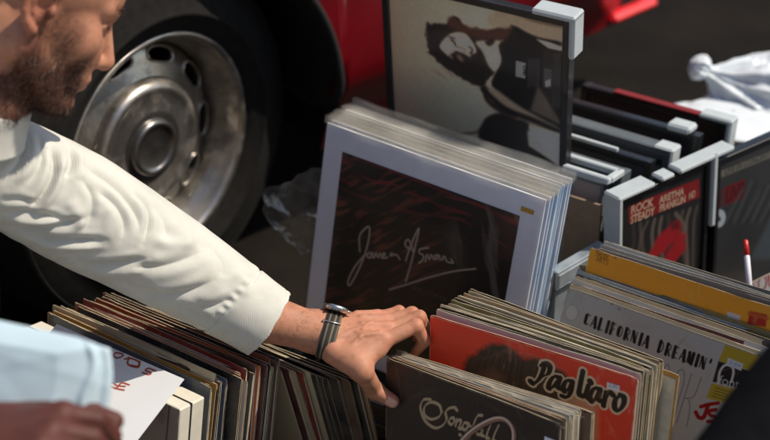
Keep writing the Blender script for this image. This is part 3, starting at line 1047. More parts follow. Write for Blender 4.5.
def bw(letter, p0, ex, ey):
    """fat-and-thin stencil letters in a unit box"""
    T, t = .78, .27
    G_ = {'C': [([(.62, .9), (.3, 1), (.12, .8), (.08, .5), (.12, .2), (.3, 0), (.62, .1)], t), ([(.2, .85), (.2, .15)], T)],
          'A': [([(.05, 0), (.36, 1)], t), ([(.42, .95), (.62, 0)], T), ([(.15, .3), (.5, .3)], t)],
          'L': [([(.2, 1), (.2, 0)], T), ([(.2, 0), (.6, 0)], t)], 'I': [([(.3, 1), (.3, 0)], T)],
          'F': [([(.2, 1), (.2, 0)], T), ([(.2, 1), (.6, 1)], t), ([(.2, .5), (.5, .5)], t)],
          'O': [([(.35, 1), (.6, .75), (.62, .25), (.35, 0), (.08, .25), (.08, .75), (.35, 1)], t), ([(.22, .85), (.22, .15)], T)],
          'R': [([(.2, 1), (.2, 0)], T), ([(.2, 1), (.55, .95), (.6, .72), (.5, .5), (.2, .48)], t), ([(.35, .45), (.62, 0)], t * 1.6)],
          'N': [([(.1, 0), (.1, 1)], t), ([(.18, .95), (.55, .05)], T), ([(.62, 0), (.62, 1)], t)],
          'D': [([(.2, 1), (.2, 0)], T), ([(.2, 1), (.5, .9), (.62, .5), (.5, .1), (.2, 0)], t)],
          'E': [([(.2, 1), (.2, 0)], T), ([(.2, 1), (.6, 1)], t), ([(.2, .5), (.5, .5)], t), ([(.2, 0), (.6, 0)], t)],
          'M': [([(.06, 0), (.1, 1)], t), ([(.16, .95), (.34, .1)], T), ([(.36, .05), (.56, 1)], t), ([(.62, 1), (.62, 0)], T)],
          "'": [([(.3, 1), (.26, .75)], T * .7)]}
    for P_, k in G_[letter]:
        Q = [p0 + ex * a + ey * b for a, b in P_]
        pt.stroke(Q, LTH * k, K, uv=True, n=4 if len(Q) > 2 else 0)


b0 = cpose.uv(583.2, 323.2); b1 = cpose.uv(716.5, 373.5)
ttl = "CALIFORNIA DREAMIN'"
ex = (b1 - b0); L_ = np.linalg.norm(ex); ex /= L_; ey = np.array([-ex[1], ex[0]])
adv = L_ / 19.3
x = 0
for ch in ttl:
    if ch == ' ': x += adv * 1.1; continue
    bw(ch, b0 + ex * x, ex * adv * 1.18, ey * .0165)
    x += adv * (.72 if ch in "I'" else 1.04)
# tall hairline letters below
s0 = cpose.uv(582, 330); s1 = cpose.uv(706, 379)
ex2 = (s1 - s0); L2 = np.linalg.norm(ex2); ex2 /= L2; ey2 = -np.array([-ex2[1], ex2[0]])
hair = {'B': [[(0, 0), (0, 1)], [(0, 0), (.5, .05), (.55, .35), (.1, .45), (.6, .55), (.6, .95), (0, 1)]], 'U': [[(0, 0), (0, .8), (.3, 1), (.6, .8), (.6, 0)]], 'D': [[(0, 0), (0, 1)], [(0, 0), (.5, .15), (.6, .5), (.5, .85), (0, 1)]],
        'S': [[(.6, .1), (.3, 0), (.05, .2), (.3, .48), (.6, .75), (.3, 1), (0, .9)]], 'H': [[(0, 0), (0, 1)], [(.6, 0), (.6, 1)], [(0, .4), (.6, .4)]], 'A': [[(0, 1), (.05, .3), (.3, 0), (.55, .3), (.6, 1)], [(.03, .6), (.58, .6)]],
        'N': [[(0, 1), (.02, .2), (.3, 0), (.58, .2), (.6, 1)]], 'K': [[(0, 0), (0, 1)], [(.6, 0), (.5, .4), (.05, .5)], [(.3, .5), (.5, .65), (.62, 1)]]}
for k, ch in enumerate('BUD SHANK'):
    if ch == ' ': continue
    for P_ in hair[ch]:
        Q = [s0 + ex2 * (L2 / 9 * (k + a * 1.15)) + ey2 * (.078 * b) for a, b in P_]
        pt.stroke(Q, .0013, srgb(96, 102, 106), uv=True, n=6 if len(Q) > 2 else 0, op=.9)
pt.ell((52, 100), .011, .013, srgb(150, 158, 160), soft=.0015)
pt.ell((52, 100), .0095, .0115, srgb(190, 196, 196), soft=.0012)
pt.stroke([(225, 60), (232, 64)], .003, srgb(130, 96, 80), op=.6); pt.stroke([(258, 80), (264, 86)], .004, srgb(130, 96, 80), op=.5)
pt.setcrop(660, 320, 3.667)
pt.poly([(240, 90), (385, 140), (364, 196), (215, 150)], srgb(176, 158, 50))
pt.poly([(215, 150), (364, 198), (340, 262), (193, 226)], srgb(34, 33, 36))
pt.poly([(190, 232), (338, 268), (316, 326), (170, 285)], srgb(176, 158, 50))
for k in range(4): pt.stroke([(206 - k * 5, 248 + k * 10), (272 - k * 5, 268 + k * 10)], .0016, srgb(90, 84, 30), op=.8)
wt = srgb(206, 208, 208)
pt.stroke([(213, 232), (220, 190), (238, 166), (262, 170), (270, 190), (262, 226)], .0032, wt)
pt.text('fontana', (214, 232), (352, 268), .0135, wt, bold=.0)
pt.poly([(250, 138), (306, 160), (298, 186), (243, 164)], srgb(196, 208, 220))
pt.text('2.99', (254, 158), (294, 174), .004, srgb(90, 90, 100))
rd = srgb(150, 22, 26)
pt.stroke([(176, 312), (168, 340), (158, 358), (142, 356), (132, 338)], .0062, rd); pt.stroke([(150, 318), (176, 310), (214, 304)], .0055, rd)
pt.stroke([(206, 328), (182, 334), (184, 348), (204, 356), (200, 370), (176, 372)], .0055, rd)
pt.stroke([(240, 340), (222, 360), (236, 380), (262, 372)], .0055, rd)
pt.age(7, ring=.14, light=srgb(140, 124, 102))
pt.build('cover_print', MAT['print_matt'], o)
row = [('cream', .006, .004, 25), ('maroon', .0105, .003, 24.5), ('white', .015, .010, 24), ('cream', .0195, .013, 23), ('charcoal', .024, .014, 22.5), ('pale blue', .0285, .021, 22), ('blue', .0325, .020, 22), ('olive', .037, .027, 21)]
for i, (nme, d, dz, ph) in enumerate(row):
    TL = C_TL + BACK(34.7) * d + UH(34.7) * (RNG.normal(0, .002)) + np.array([0, 0, dz * .75])
    record(Pose(TL, 34.7 + RNG.normal(0, .3), ph, .6 + RNG.normal(0, .3), .315, .315), cc(nme), f'{nme} record sleeve, {ordinal(i + 1)} behind the pale stencil-titled cover', G, open_right=True)
Y_TL = at(590.6, 248, 2.275)
ypose = Pose(Y_TL, 34, 21, .3, .318, .318)
o = record(ypose, srgb(190, 128, 26), 'mustard yellow record cover with red and white stickers, rising above the pale one', G, bow=0, t=.004)
pt = Paint(ypose, .0011, srgb(230, 158, 36))
pt.mottle(.07, 14, 8)
pt.setcrop(580, 235, 3.826)
pt.text('NEW', (60, 78), (108, 96), .011, srgb(110, 72, 20), bold=.02); pt.text('HITS', (62, 100), (106, 116), .009, srgb(110, 72, 20), bold=.02)
pt.text('*', (126, 108), (142, 112), .02, srgb(110, 72, 20), bold=.03)
pt.poly([(565, 292), (614, 308), (608, 338), (560, 320)], srgb(206, 202, 204))
pt.poly([(650, 290), (716, 304), (712, 352), (640, 340)], srgb(176, 30, 22))
pt.stroke([(648, 300), (716, 318)], .006, srgb(200, 90, 30), op=.8)
pt.age(9, light=srgb(226, 196, 132))
pt.build('cover_print', MAT['print'], o)
for i, (nme, d, dz) in enumerate((('grey', .006, .000), ('silver grey', .011, .004), ('charcoal', .016, -.001), ('white', .021, .005), ('grey', .026, .002))):
    TL = Y_TL + BACK(34) * d + UH(34) * (.012 + RNG.normal(0, .003)) + np.array([0, 0, dz])
    record(Pose(TL, 33.5 + RNG.normal(0, .4), 20.5, RNG.normal(0, .4), .315, .315), cc(nme), f'{nme} record sleeve, {ordinal(i + 1)} behind the mustard yellow cover', G)

# ---- long row under the sleeve, front left ------------------------------------
G = 'record sleeves in the long row under the sleeve'
ZA = .335
ra, fa = atz(281, 360, ZA), atz(211, 386, ZA)
names = ['slate', 'brown', 'rust', 'cream', 'black', 'maroon', 'tan', 'cream', 'orange', 'brown', 'cream', 'charcoal', 'red', 'white', 'salmon', 'orange', 'black', 'rust', 'blue', 'pale blue', 'brown', 'cream', 'ochre', 'tan', 'slate']
N = len(names)
lastA = None
for i, nme in enumerate(names):
    f = i / (N - 1)
    TR = ra * (1 - f) + fa * f + BACK(34) * RNG.normal(0, .0012) + UH(34) * (RNG.normal(0, .005)) + np.array([0, 0, RNG.normal(0, .0045)])
    th = 34 + 1.5 * f + RNG.normal(0, .35)
    q = Pose(TR, th, 15 + RNG.normal(0, .4), .2 + RNG.normal(0, .5), .315, .315)
    q = Pose(TR - q.u * .315, th, 15 + RNG.normal(0, .3), .2 + RNG.normal(0, .5), .315, .315)
    record(q, cc(nme), f'{nme} record sleeve in the long row, {ordinal(N - i)} behind the cream box set', G, t=float(RNG.uniform(.0026, .0044)))
# box set at the front of the row
TRb = atz(206, 388, ZA + .002)
q = Pose(TRb, 36, 14, 0, .32, .32)
bp = Pose(TRb - q.u * .322 - BACK(36) * .056, 36, 14, 0, .322, .322)
e = empty('box_set'); e.matrix_world = bp.M
MAT['box_cream'] = simple('cream_box_board', (.66, .62, .52), .75, var=.08, scale=40, bump=.1)
mb = MB(); mb.box((0, .0012, 0), (.322, .054, .322), bev=.0022); mb.obj('box_body', MAT['box_cream'], e, local=True)
pt = Paint(bp, .0012, srgb(140, 124, 110))
pt.mottle(.08, 20, 12)
pt.setcrop(100, 330, 3.85)
pt.stroke([(200, 300), (268, 282), (262, 330), (252, 440)], .0025, srgb(66, 58, 54), n=0)
pt.text('STEREO', (222, 250), (262, 268), .006, srgb(60, 52, 48), bold=.02)
pt.ell((236, 340), .007, .009, srgb(126, 114, 104), soft=.002)
pt.wear(.6, .004, srgb(190, 180, 160))
pt.build('lid_print', MAT['print_matt'], e, y=.0009)
mb = MB(); mb.box((-.0012, .024, -.001), (.3232, .0262, .3232)); mb.obj('lid_seam', MAT['dark'], e, local=True)
tag(e, 'thick cream box set with a brown front, at the front of the long row', 'box set')
# hand-lettered card lying over the box
ca, cb, ccp = atz(184, 379, ZA + .018), atz(116, 432, ZA - .016), atz(96, 341, ZA + .018)
uu = (ca - ccp); uu /= np.linalg.norm(uu); vv = (ca - cb); vv -= uu * np.dot(uu, vv); hh = np.linalg.norm(vv); vv /= hh
cp = Pose.__new__(Pose); cp.u, cp.v, cp.b, cp.w, cp.h = uu, vv, np.cross(vv, uu), .24, hh * 1.06
cp.TL = ca - uu * cp.w; cp.o = cp.TL - vv * cp.h
cp.M = Matrix(((uu[0], cp.b[0], vv[0], cp.o[0]), (uu[1], cp.b[1], vv[1], cp.o[1]), (uu[2], cp.b[2], vv[2], cp.o[2]), (0, 0, 0, 1)))
e = empty('sign_card'); e.matrix_world = cp.M
pt = Paint(cp, .0009, srgb(226, 228, 230)); pt.mottle(.03, 20, 3)
pt.setcrop(100, 330, 3.85)
ik = srgb(160, 62, 40)
for P_ in ([(86, 92), (62, 88), (52, 98), (66, 108), (88, 100), (86, 92)], [(96, 112), (112, 110)], [(112, 106), (108, 132), (146, 144), (150, 124), (128, 112), (108, 108)], [(120, 136), (146, 140), (154, 122)], [(214, 158), (188, 148), (176, 156), (196, 166), (186, 172), (164, 164)],
           [(46, 140), (44, 154)], [(64, 214), (46, 204), (38, 214), (60, 226)], [(112, 212), (86, 204), (72, 214), (66, 226), (92, 232)], [(72, 216), (96, 218)],
           [(-10, 70), (20, 84), (-4, 98)], [(-20, 170), (10, 180), (20, 196), (-10, 200)]):
    pt.stroke(P_, .0030, ik)
pt.build('card_lettering', MAT['print_matt'], e, y=-.0003)
mb = MB(); mb.box((0, 0, 0), (cp.w, .0012, cp.h)); mb.obj('card_board', MAT['white_card'], e, local=True)
tag(e, 'white card with rust-red hand lettering lying over the box set', 'sign card')

# ---- second group, leaning forwards, between the long row and the bundle ------
G = 'record sleeves leaning forward below the watch'
ZB = .292
b0, b1, b2 = atz(281, 372, ZB + .006), atz(309, 374, ZB + .006), atz(362, 383, ZB)
names = ['cream', 'maroon', 'cream', 'red', 'cream', 'black', 'charcoal', 'black', 'slate', 'black', 'charcoal', 'brown', 'black', 'tan']
N = len(names)
for i, nme in enumerate(names):
    TR = b0 + (b1 - b0) * i / 4 if i < 5 else b1 + (b2 - b1) * (i - 4) / (N - 5)
    TR = TR + np.array([0, 0, RNG.normal(0, .002)])
    ph = -13 + RNG.normal(0, .5) + (1.5 if i > 8 else 0)
    q = Pose(TR, 34, ph, 0, .31, .31)
    q = Pose(TR - q.u * .31, 34 + RNG.normal(0, .4), ph, RNG.normal(0, .5), .31, .31)
    record(q, cc(nme), f'{nme} record sleeve leaning forward below the watch, {ordinal(i + 1)} from its front', G, t=.0034)
# ------------------------------------------------------------------ frames at the right
G = 'dark frames lying back in a box'
ZF = .42
AQ, BQ = atz(616, 194, ZF), atz(757, 131, ZF)
rights = [((640, 188), 'grey patterned'), ((662, 181), 'slate'), ((688, 163), 'black'), ((704, 152), 'slate grey'), ((726, 143), 'black'), ((750, 134), 'red edged')]
facecol = [srgb(150, 144, 144), srgb(96, 108, 114), srgb(70, 76, 82), srgb(104, 116, 122), srgb(50, 50, 56), srgb(36, 28, 34)]
for i, ((x, y), nme) in enumerate(rights):
    fq = (.10, .22, .42, .56, .76, .97)[i]
    TR = AQ + (BQ - AQ) * fq - UH(35) * .045 + np.array([0, 0, -.008 + .002 * i])
    ph = 11 - .5 * i
    fw_ = (.36, .36, .36, .33, .30, .27)[i]
    q = Pose(TR, 35, ph, 0, fw_, .36)
    q = Pose(TR - q.u * fw_, 35 + RNG.normal(0, .5), ph, RNG.normal(0, .4), fw_, .36)
    pt = Paint(q, .0025 if i else .0011, facecol[i])
    pt.mottle(.12, 18, i)
    if i == 0:
        for a in range(14):
            for b in range(3):
                c = (.012 + a * .026, .36 - .028 - b * .022)
                d = np.hypot(pt.X - c[0], pt.Z - c[1])
                if b < 2: pt.blend(slice(None), .7 * np.clip(1 - abs(d - .0085) / .0022, 0, 1), srgb(176, 140, 140))
                else: pt.blend(slice(None), .8 * np.clip((.0095 - d) / .002, 0, 1), srgb(96, 124, 146))
    elif i == 3:
        pt.stroke([(0.0, .335), (.33, .335)], .012, srgb(40, 46, 50), uv=True)
        for a in range(9): pt.stroke([(.05 + a * .03, .322), (.066 + a * .03, .322)], .006, srgb(150, 120, 90) if a % 2 else srgb(150, 160, 170), uv=True, op=.7)
        pt.stroke([(.02, .325), (.035, .325)], .016, srgb(220, 180, 40), uv=True)
    e = framed(q, 'framed_picture', {0: 'frontmost leaned frame, grey with rings and blue squares along its top', 1: 'slate-faced frame behind the ringed grey one, white hook-shaped protector on it', 2: 'thin black frame with a long pale strip along its top', 3: 'slate-grey frame with a block of foam on its right corner', 4: 'plain black frame just ahead of the red-edged one', 5: 'rearmost leaned frame with a red strip along its top edge'}[i], 'framed picture', G, pt, glaze=False, matname='print', fmat='slate_frame' if i in (0, 1, 3) else 'frame', depth=.036 if i in (1, 3) else .022, bar=.006 if i == 0 else .012)
    if i == 5:
        mb = MB(); mb.box((.06, -.001, .3605), (.25, .017, .364), bev=.001)
        mb.obj('red_edging', simple('red_edging', srgb(120, 14, 20), .7), e, local=True)
    if i == 2:
        mb = MB(); mb.box((.02, -.002, .3605), (.30, .006, .367), bev=.001); mb.box((.085, -.002, .366), (.10, .006, .376), bev=.001)
        mb.obj('pale_strip', MAT['foam'], e, local=True)
    if i == 0:
        mb = MB(); mb.box((.0, -.002, .3605), (.12, .006, .366), bev=.001); mb.obj('pale_strip', MAT['foam'], e, local=True)
    if i == 1:
        mb = MB(); mb.box((.25, -.012, .361), (.36, .0, .372), bev=.002); mb.box((.352, -.045, .361), (.364, 0, .372), bev=.002); mb.box((.28, -.055, .361), (.362, -.043, .372), bev=.002)
        mb.obj('corner_protector', MAT['foam'], e, local=True)
    if i == 3: corner_foam(q, .33, .36, 1, 1, e, L=.03, T=.006, D=.03)
    if i == 4:
        mb = MB(); mb.box((.245, -.012, .3605), (.287, .024, .374), bev=.004); mb.obj('corner_protector', MAT['foam'], e, local=True)
    if i == 5: corner_foam(q, .27, .36, 1, 1, e, L=.05, T=.009, D=.026)

# two pictures facing the other way across the end of the box
a0 = AQ + np.array([.006, -.009, -.006])
TH = -34.5
ap = Pose(a0, TH, 4, 0, .196, .40)
pt = Paint(ap, .0009, srgb(38, 32, 30))
pt.mottle(.35, 14, 21)
pt.setcrop(600, 140, 3.665)
pt.poly([(112, 246), (372, 146), (374, 214), (116, 312)], srgb(150, 26, 30))
cr = srgb(216, 186, 150)
pt.text('ROCK', (122, 276), (204, 244), .0150, cr, bold=.03); pt.text('STEADY', (120, 312), (208, 278), .0150, cr, bold=.03)
pt.text('ARETHA', (224, 238), (316, 203), .0130, cr, bold=.03); pt.text('FRANKLIN', (226, 268), (320, 232), .0130, cr, bold=.03)
pt.text('HD', (334, 222), (358, 212), .013, cr, bold=.02)
for x in range(130, 370, 26):
    pt.stroke([(x, 320 - (x - 130) * .3), (x + RNG.normal(0, 12), 380 - (x - 130) * .3), (x + RNG.normal(0, 16), 470)], .006, srgb(*[(120, 100, 84), (80, 70, 64), (150, 130, 110)][int(RNG.integers(3))]), op=.55, soft=.003)
for c, r in (((275, 340), .02), ((240, 375), .022), ((268, 358), .018), ((300, 372), .015), ((205, 420), .014), ((276, 425), .02), ((306, 405), .012), ((240, 400), .012)):
    pt.ell(c, r, r * .8, srgb(176, 20, 28), soft=.004, rot=30)
pt.poly([(265, 305), (300, 300), (300, 330), (268, 335)], srgb(110, 22, 24), soft=.004)
e = framed(ap, 'framed_poster', 'framed concert poster with a red band of cream lettering across the top', 'framed picture', 'framed posters facing right', pt, bar=.008)
mb = MB(); mb.box((-.011, -.008, .315), (.0, .028, .410), bev=.003); mb.box((-.0105, -.0075, .4005), (.068, .0275, .4095), bev=.003); mb.obj('corner_protector', MAT['foam'], e, local=True)
mb = MB(); mb.box((.084, -.005, .4005), (.112, .022, .409), bev=.003); mb.obj('corner_protector', MAT['foam'], e, local=True)
mb = MB(); mb.box((.122, -.006, .4005), (.245, .024, .410), bev=.003); mb.box((.1965, -.0065, .275), (.2085, .0235, .4095), bev=.003); mb.obj('corner_protector', MAT['foam'], e, local=True)
b0 = ap.w3(.2135, .0, .392)
bp2 = Pose(b0, TH + 1, 4, 0, .36, .40)
pt = Paint(bp2, .0011, srgb(66, 62, 60)); pt.mottle(.45, 9, 31)
pt.setcrop(600, 140, 3.665)
pt.poly([(450, 118), (640, 40), (640, 66), (452, 142)], srgb(128, 118, 104))
pt.text('LIVE IN CONCERT', (466, 132), (628, 66), .012, srgb(60, 54, 50), bold=.02)
pt.poly([(426, 192), (452, 182), (452, 248), (426, 258)], srgb(112, 20, 24)); pt.poly([(462, 178), (540, 146), (540, 216), (462, 246)], srgb(120, 22, 26))
pt.text('LIVE', (468, 234), (534, 206), .026, srgb(80, 20, 22), bold=.04)
ring = [(444 + 16 * math.cos(a), 292 + 22 * math.sin(a)) for a in np.linspace(0, 2 * math.pi, 14)]
pt.stroke(ring, .011, srgb(196, 196, 196))
pt.ell((435, 133), .007, .009, srgb(150, 146, 140), soft=.002)
for k in range(12):
    x = 470 + k * 16
    pt.stroke([(x, 300), (x + 60, 200 - RNG.random() * 40)], .008, srgb(*[(96, 92, 90), (40, 38, 38)][k % 2]), op=.5, soft=.004)
pt.poly([(560, 440), (640, 280), (700, 240), (700, 440)], srgb(92, 96, 98), soft=.006, op=.8)
framed(bp2, 'framed_poster', 'second framed poster, dark grey with a pale ring and dull red block', 'framed picture', 'framed posters facing right', pt, bar=.008)

# crate-box the frames lie in
MAT['card_pale'] = simple('grey_card', srgb(150, 140, 128), .8, var=.1, scale=30)
b1 = atz(578, 196, .30)
lp = Pose(at(572, 190, 2.36), 35, 2, 0, .20, .30)
e = empty('cardboard_box'); e.matrix_world = lp.M
mb = MB(); mb.box((-.16, .004, .03), (.050, .009, .285)); mb.obj('box_panel', MAT['crate_brown'], e, local=True)
mb = MB(); mb.box((-.16, .0095, .03), (-.155, .30, .285)); mb.obj('box_panel', MAT['crate_brown'], e, local=True)
mb = MB(); mb.box((-.1545, .0095, .03), (.26, .30, .036)); mb.obj('box_panel', MAT['crate_brown'], e, local=True)
tag(e, 'brown cardboard box holding the leaned frames', 'box')

# record with pale back and red lettering leaning behind the yellow cover, and the pen
rp = Pose(at(716, 300, 2.36), -33, 10, 0, .30, .30)
o = record(rp, srgb(150, 152, 152), 'grey sleeve with dull red block letters leaning below the dark poster', None, bow=0)
pt = Paint(rp, .001, srgb(150, 154, 156)); pt.mottle(.08, 20, 4)
pt.setcrop(550, 160, 2.586)
pt.text('SOUL', (522, 352), (600, 312), .03, srgb(130, 30, 30), bold=.03)
pt.build('cover_print', MAT['print_matt'], o)
pA, pB = at(745.5, 240, 2.30), at(750.5, 298, 2.27)
e = empty('marker_pen', pB)
mb = MB(); mb.tube([pB, pB * .3 + pA * .7, pB * .27 + pA * .73], [.0045, .0045, .0038], 12); mb.obj('pen_barrel', MAT['white_card'], e, True)
mb = MB(); mb.tube([pB * .268 + pA * .732, pA * .98 + pB * .02, pA], [.0048, .0042, .003], 12); mb.obj('pen_cap', simple('red_plastic', srgb(190, 40, 30), .35), e, True)
tag(e, 'white marker pen with red cap standing behind the yellow cover', 'pen')

# ------------------------------------------------------------------ crates
c = P_TL + UH(32.9) * .15 + BACK(32.9) * .02
crate(c[0] + .0, c[1], 34, .42, .30, .10, 'black slatted crate under the red cover and the hand-held bundle', MAT['crate_black'])
c = J_TL + UH(33.6) * .195 + BACK(33.6) * (-.01)
crate(c[0], c[1], 33.6, .42, .22, .115, 'black slatted crate under the white mounts', MAT['crate_black'])
c = C_TL + UH(34.7) * .17 - BACK(34.7) * .045
crate(c[0] + .02, c[1] + .0, 34.7, .36, .24, .085, 'dark stained wooden crate under the right-hand row', MAT['crate_wood'])
c = (ra + fa) / 2 - UH(34) * .15
crate(c[0] - BACK(34)[0] * .05, c[1] - BACK(34)[1] * .05, 34, .40, .34, .10, 'dark stained wooden crate under the long row', MAT['crate_wood'])
c = F_TL + UH(32.6) * .165 + BACK(32.6) * .01
crate(c[0], c[1], 32.6, .40, .10, .232, 'tall black slatted crate under the framed photograph', MAT['crate_black'])

# ------------------------------------------------------------------ plastic bags


def crumple(name, label, C, rx, ry, rz, rot, mat, seed, amp=.3, f=16, n=(96, 72), knot=None, cat='plastic bag', squash=0):
    u = np.linspace(0, 2 * math.pi, n[0], endpoint=False); v = np.linspace(.02, math.pi - .02, n[1])
    U, Vv = np.meshgrid(u, v)
    D = np.stack([np.cos(U) * np.sin(Vv), np.sin(U) * np.sin(Vv), np.cos(Vv)], -1)
    S = D * np.array([rx, ry, rz])
    rg = np.random.default_rng(seed)
    r = np.ones(D.shape[:2]); r2 = np.ones(D.shape[:2])
    for k_ in range(int(f)):                                   # sharp random folds
        nn_ = rg.normal(0, 1, 3); nn_ /= np.linalg.norm(nn_)
        t_ = np.abs(D @ nn_ + .25 * (noise3(D, 2.2, seed + k_) - .5) - rg.uniform(-.7, .7))
        r = r + amp * rg.choice([-1, 1], p=[.35, .65]) * rg.uniform(.25, 1) * (np.minimum(t_, .30) - .15)
    r = np.clip(r, .45, 1.5)
    S = S * (r * r2)[..., None]
    if knot is not None:
        k = np.asarray(knot, float); kn = k / np.linalg.norm(k)
        w = smoothstep(.55, 1.0, D @ kn)[..., None]
        S = S * (1 - w) + (kn * np.linalg.norm(k) * np.clip((D @ kn), 0, 1)[..., None] + (S - (S @ kn)[..., None] * kn) * .38) * w
    R = np.array(rot)
    W_ = S @ R.T
    if squash: W_[..., 2] = np.maximum(W_[..., 2], -squash)
    W_ = W_ + np.asarray(C)
    V = W_.reshape(-1, 3)
    i = np.arange(n[0] * n[1]).reshape(n[1], n[0])
    F = np.stack([i[:-1], i[1:], np.roll(i, -1, 1)[1:], np.roll(i, -1, 1)[:-1]], -1).reshape(-1, 4)
    o = link(name, mesh(name, V, F), None, mat, True)
    return tag(o, label, cat)


VIEW = np.stack([AX_R, -_F0 * .0 + np.cross(AX_U, AX_R) * -1, AX_U], 1)
MAT['thin_bag'] = mk_film('cloudy_film', tint=(.93, .93, .90), haze=.05, gloss=.0, rough=.25, bump=.4, scale=30, fres=.28)
MAT['blue_bag'] = mk_film('pale_blue_film', tint=(.70, .84, .93), haze=.42, gloss=.2, rough=.28, bump=.3, scale=14)
crumple('clear_bag', 'crumpled clear plastic bag on the ground between the wheel and the mounts', at(307, 212, 2.52), .070, .05, .080, np.eye(3), MAT['thin_bag'], 3, .55, 26, n=(200, 140))
MAT['clear_bin'] = mk_film('cloudy_bin_plastic', tint=(.70, .79, .86), haze=.55, gloss=.3, rough=.3, bump=.15, scale=10)
bE = ap.w3(-.016, .024, .315)
bS = atz(556, 272, bE[2])
bd_ = bE - bS; bd_[2] = 0; bL = np.linalg.norm(bd_); bd_ /= bL
bi_ = np.array([-bd_[1], bd_[0], 0])
bin_ = empty('storage_bin')
bin_.matrix_world = Matrix(((bd_[0], bi_[0], 0, bS[0]), (bd_[1], bi_[1], 0, bS[1]), (0, 0, 1, 0), (0, 0, 0, 1)))
zt = bE[2]
mb = MB(); mb.box((0, 0, .01), (bL, .003, zt), bev=.001); mb.obj('bin_side', MAT['clear_bin'], bin_, local=True)
mb = MB(); mb.box((0, .0035, .01), (.003, .12, zt), bev=.001); mb.obj('bin_side', MAT['clear_bin'], bin_, local=True)
mb = MB(); mb.box((-.006, -.010, zt - .030), (bL, -.0005, zt + .002), bev=.004); mb.box((-.0065, -.0095, zt + .0025), (bL, .0085, zt + .006), bev=.0015)
mb.obj('bin_rim', MAT['clear_bin'], bin_, local=True)
tag(bin_, 'pale cloudy plastic storage bin between the mounts and the right-hand row', 'storage bin')
def tied_bag(name, label, K, Cb, R, mat, seed):
    """a carrier bag tied in a knot at K, its body filling out towards Cb"""
    ax = unit_(Cb - K); a = unit_(np.cross(ax, [0, 0, 1])); b = np.cross(ax, a)
    Lb = np.linalg.norm(Cb - K) + R * .9
    nt_, nq = 110, 150
    t = np.linspace(0, 1, nt_); q = np.linspace(0, 2 * math.pi, nq, endpoint=False)
    prof = np.interp(t, [0, .03, .08, .13, .17, .22, .35, .5, .68, .82, .92, .98, 1], [.002, .016, .026, .022, .013, .018, .045, .075, .10, .10, .082, .04, .001]) * (R / .10)
    T, Qa = np.meshgrid(t, q, indexing='ij')
    tw = 1.6 * (T - .5)
    pl = np.abs(np.sin(Qa * 3.5 + tw + .8 * np.sin(T * 5))) * .5 + .35 * np.abs(np.sin(Qa * 8 + 2 * tw + 1.3))
    amp = .42 * np.exp(-((T - .32) / .22) ** 2) + .14
    r = prof[:, None] * (1 - amp * (pl - .4))
    P = K + ax * (T * Lb)[..., None] + a * (r * np.cos(Qa))[..., None] + b * (r * np.sin(Qa))[..., None]
    rg = np.random.default_rng(seed)
    fo = np.zeros(T.shape); Pn_ = (P - Cb) / R
    for k_ in range(26):
        nn_ = rg.normal(0, 1, 3); nn_ /= np.linalg.norm(nn_)
        fo += rg.choice([-1, 1]) * rg.uniform(.3, 1) * (np.minimum(np.abs(Pn_ @ nn_ - rg.uniform(-.8, .8)), .3) - .15)
    P = P + (a * np.cos(Qa)[..., None] + b * np.sin(Qa)[..., None]) * (fo * .16 * R * smoothstep(.15, .45, T))[..., None]
    n_ = np.abs(fbm(P, 17, seed, 3) - .5)
    P = P + (a * np.cos(Qa)[..., None] + b * np.sin(Qa)[..., None]) * ((-.045 * n_ + .008) * smoothstep(.2, .5, T))[..., None]
    P[..., 2] = np.maximum(P[..., 2], .004)
    i = np.arange(nt_ * nq).reshape(nt_, nq); jn = np.roll(i, -1, 1)
    o = link(name, mesh(name, P.reshape(-1, 3), np.stack([i[:-1], jn[:-1], jn[1:], i[1:]], -1).reshape(-1, 4)), None, mat, True)
    return tag(o, label, 'plastic bag')


unit_ = lambda v: np.asarray(v, float) / np.linalg.norm(v)
tied_bag('carrier_bag', 'white carrier bag with knotted neck beside the frames at upper right', at(690, 62, 2.88), at(752, 97, 2.92), .105, MAT['white_bag'], 21)
crumple('paper_bag', 'flattened whitish bag lying under the knotted carrier bag', at(732, 121, 2.85), .11, .07, .02, np.eye(3), MAT['white_bag'], 31, .4, 20)

# ------------------------------------------------------------------ ground
m = NT('asphalt')
f1 = m.noise(3, 5, .6); f2 = m.noise(240, 4, .7); f3 = m.noise(38, 5, .6)
a = m.ramp(f2, [(.3, (.004, .0034, .003)), (.55, (.010, .0085, .0072)), (.75, (.028, .023, .019))])
b = m.mix(m.ramp(f1, [(.35, (0, 0, 0)), (.7, (1, 1, 1))]), a, m.mix(.5, a, (.034, .027, .021)))
m.base(m.mix(m.ramp(f3, [(.45, (0, 0, 0)), (.7, (.35, .35, .35))]), b, (.014, .012, .010)))
m.set(Roughness=.95); m.b.inputs['Specular IOR Level'].default_value = .08; m.bump(f2, .6, .004)
V, F = [], []
gx = list(np.linspace(-3, 3, 25)); gx = [-60, -20, -8] + gx + [8, 20, 60]
gy = [-20, -5, 0] + list(np.linspace(1, 5, 25)) + [8, 20, 60, 120]
for y in gy:
    for x in gx: V.append((x, y, 0.0))
n = len(gx)
F = [(j * n + i, j * n + i + 1, (j + 1) * n + i + 1, (j + 1) * n + i) for j in range(len(gy) - 1) for i in range(n - 1)]
tag(link('ground', mesh('ground', V, F), None, m.m), kind='structure')

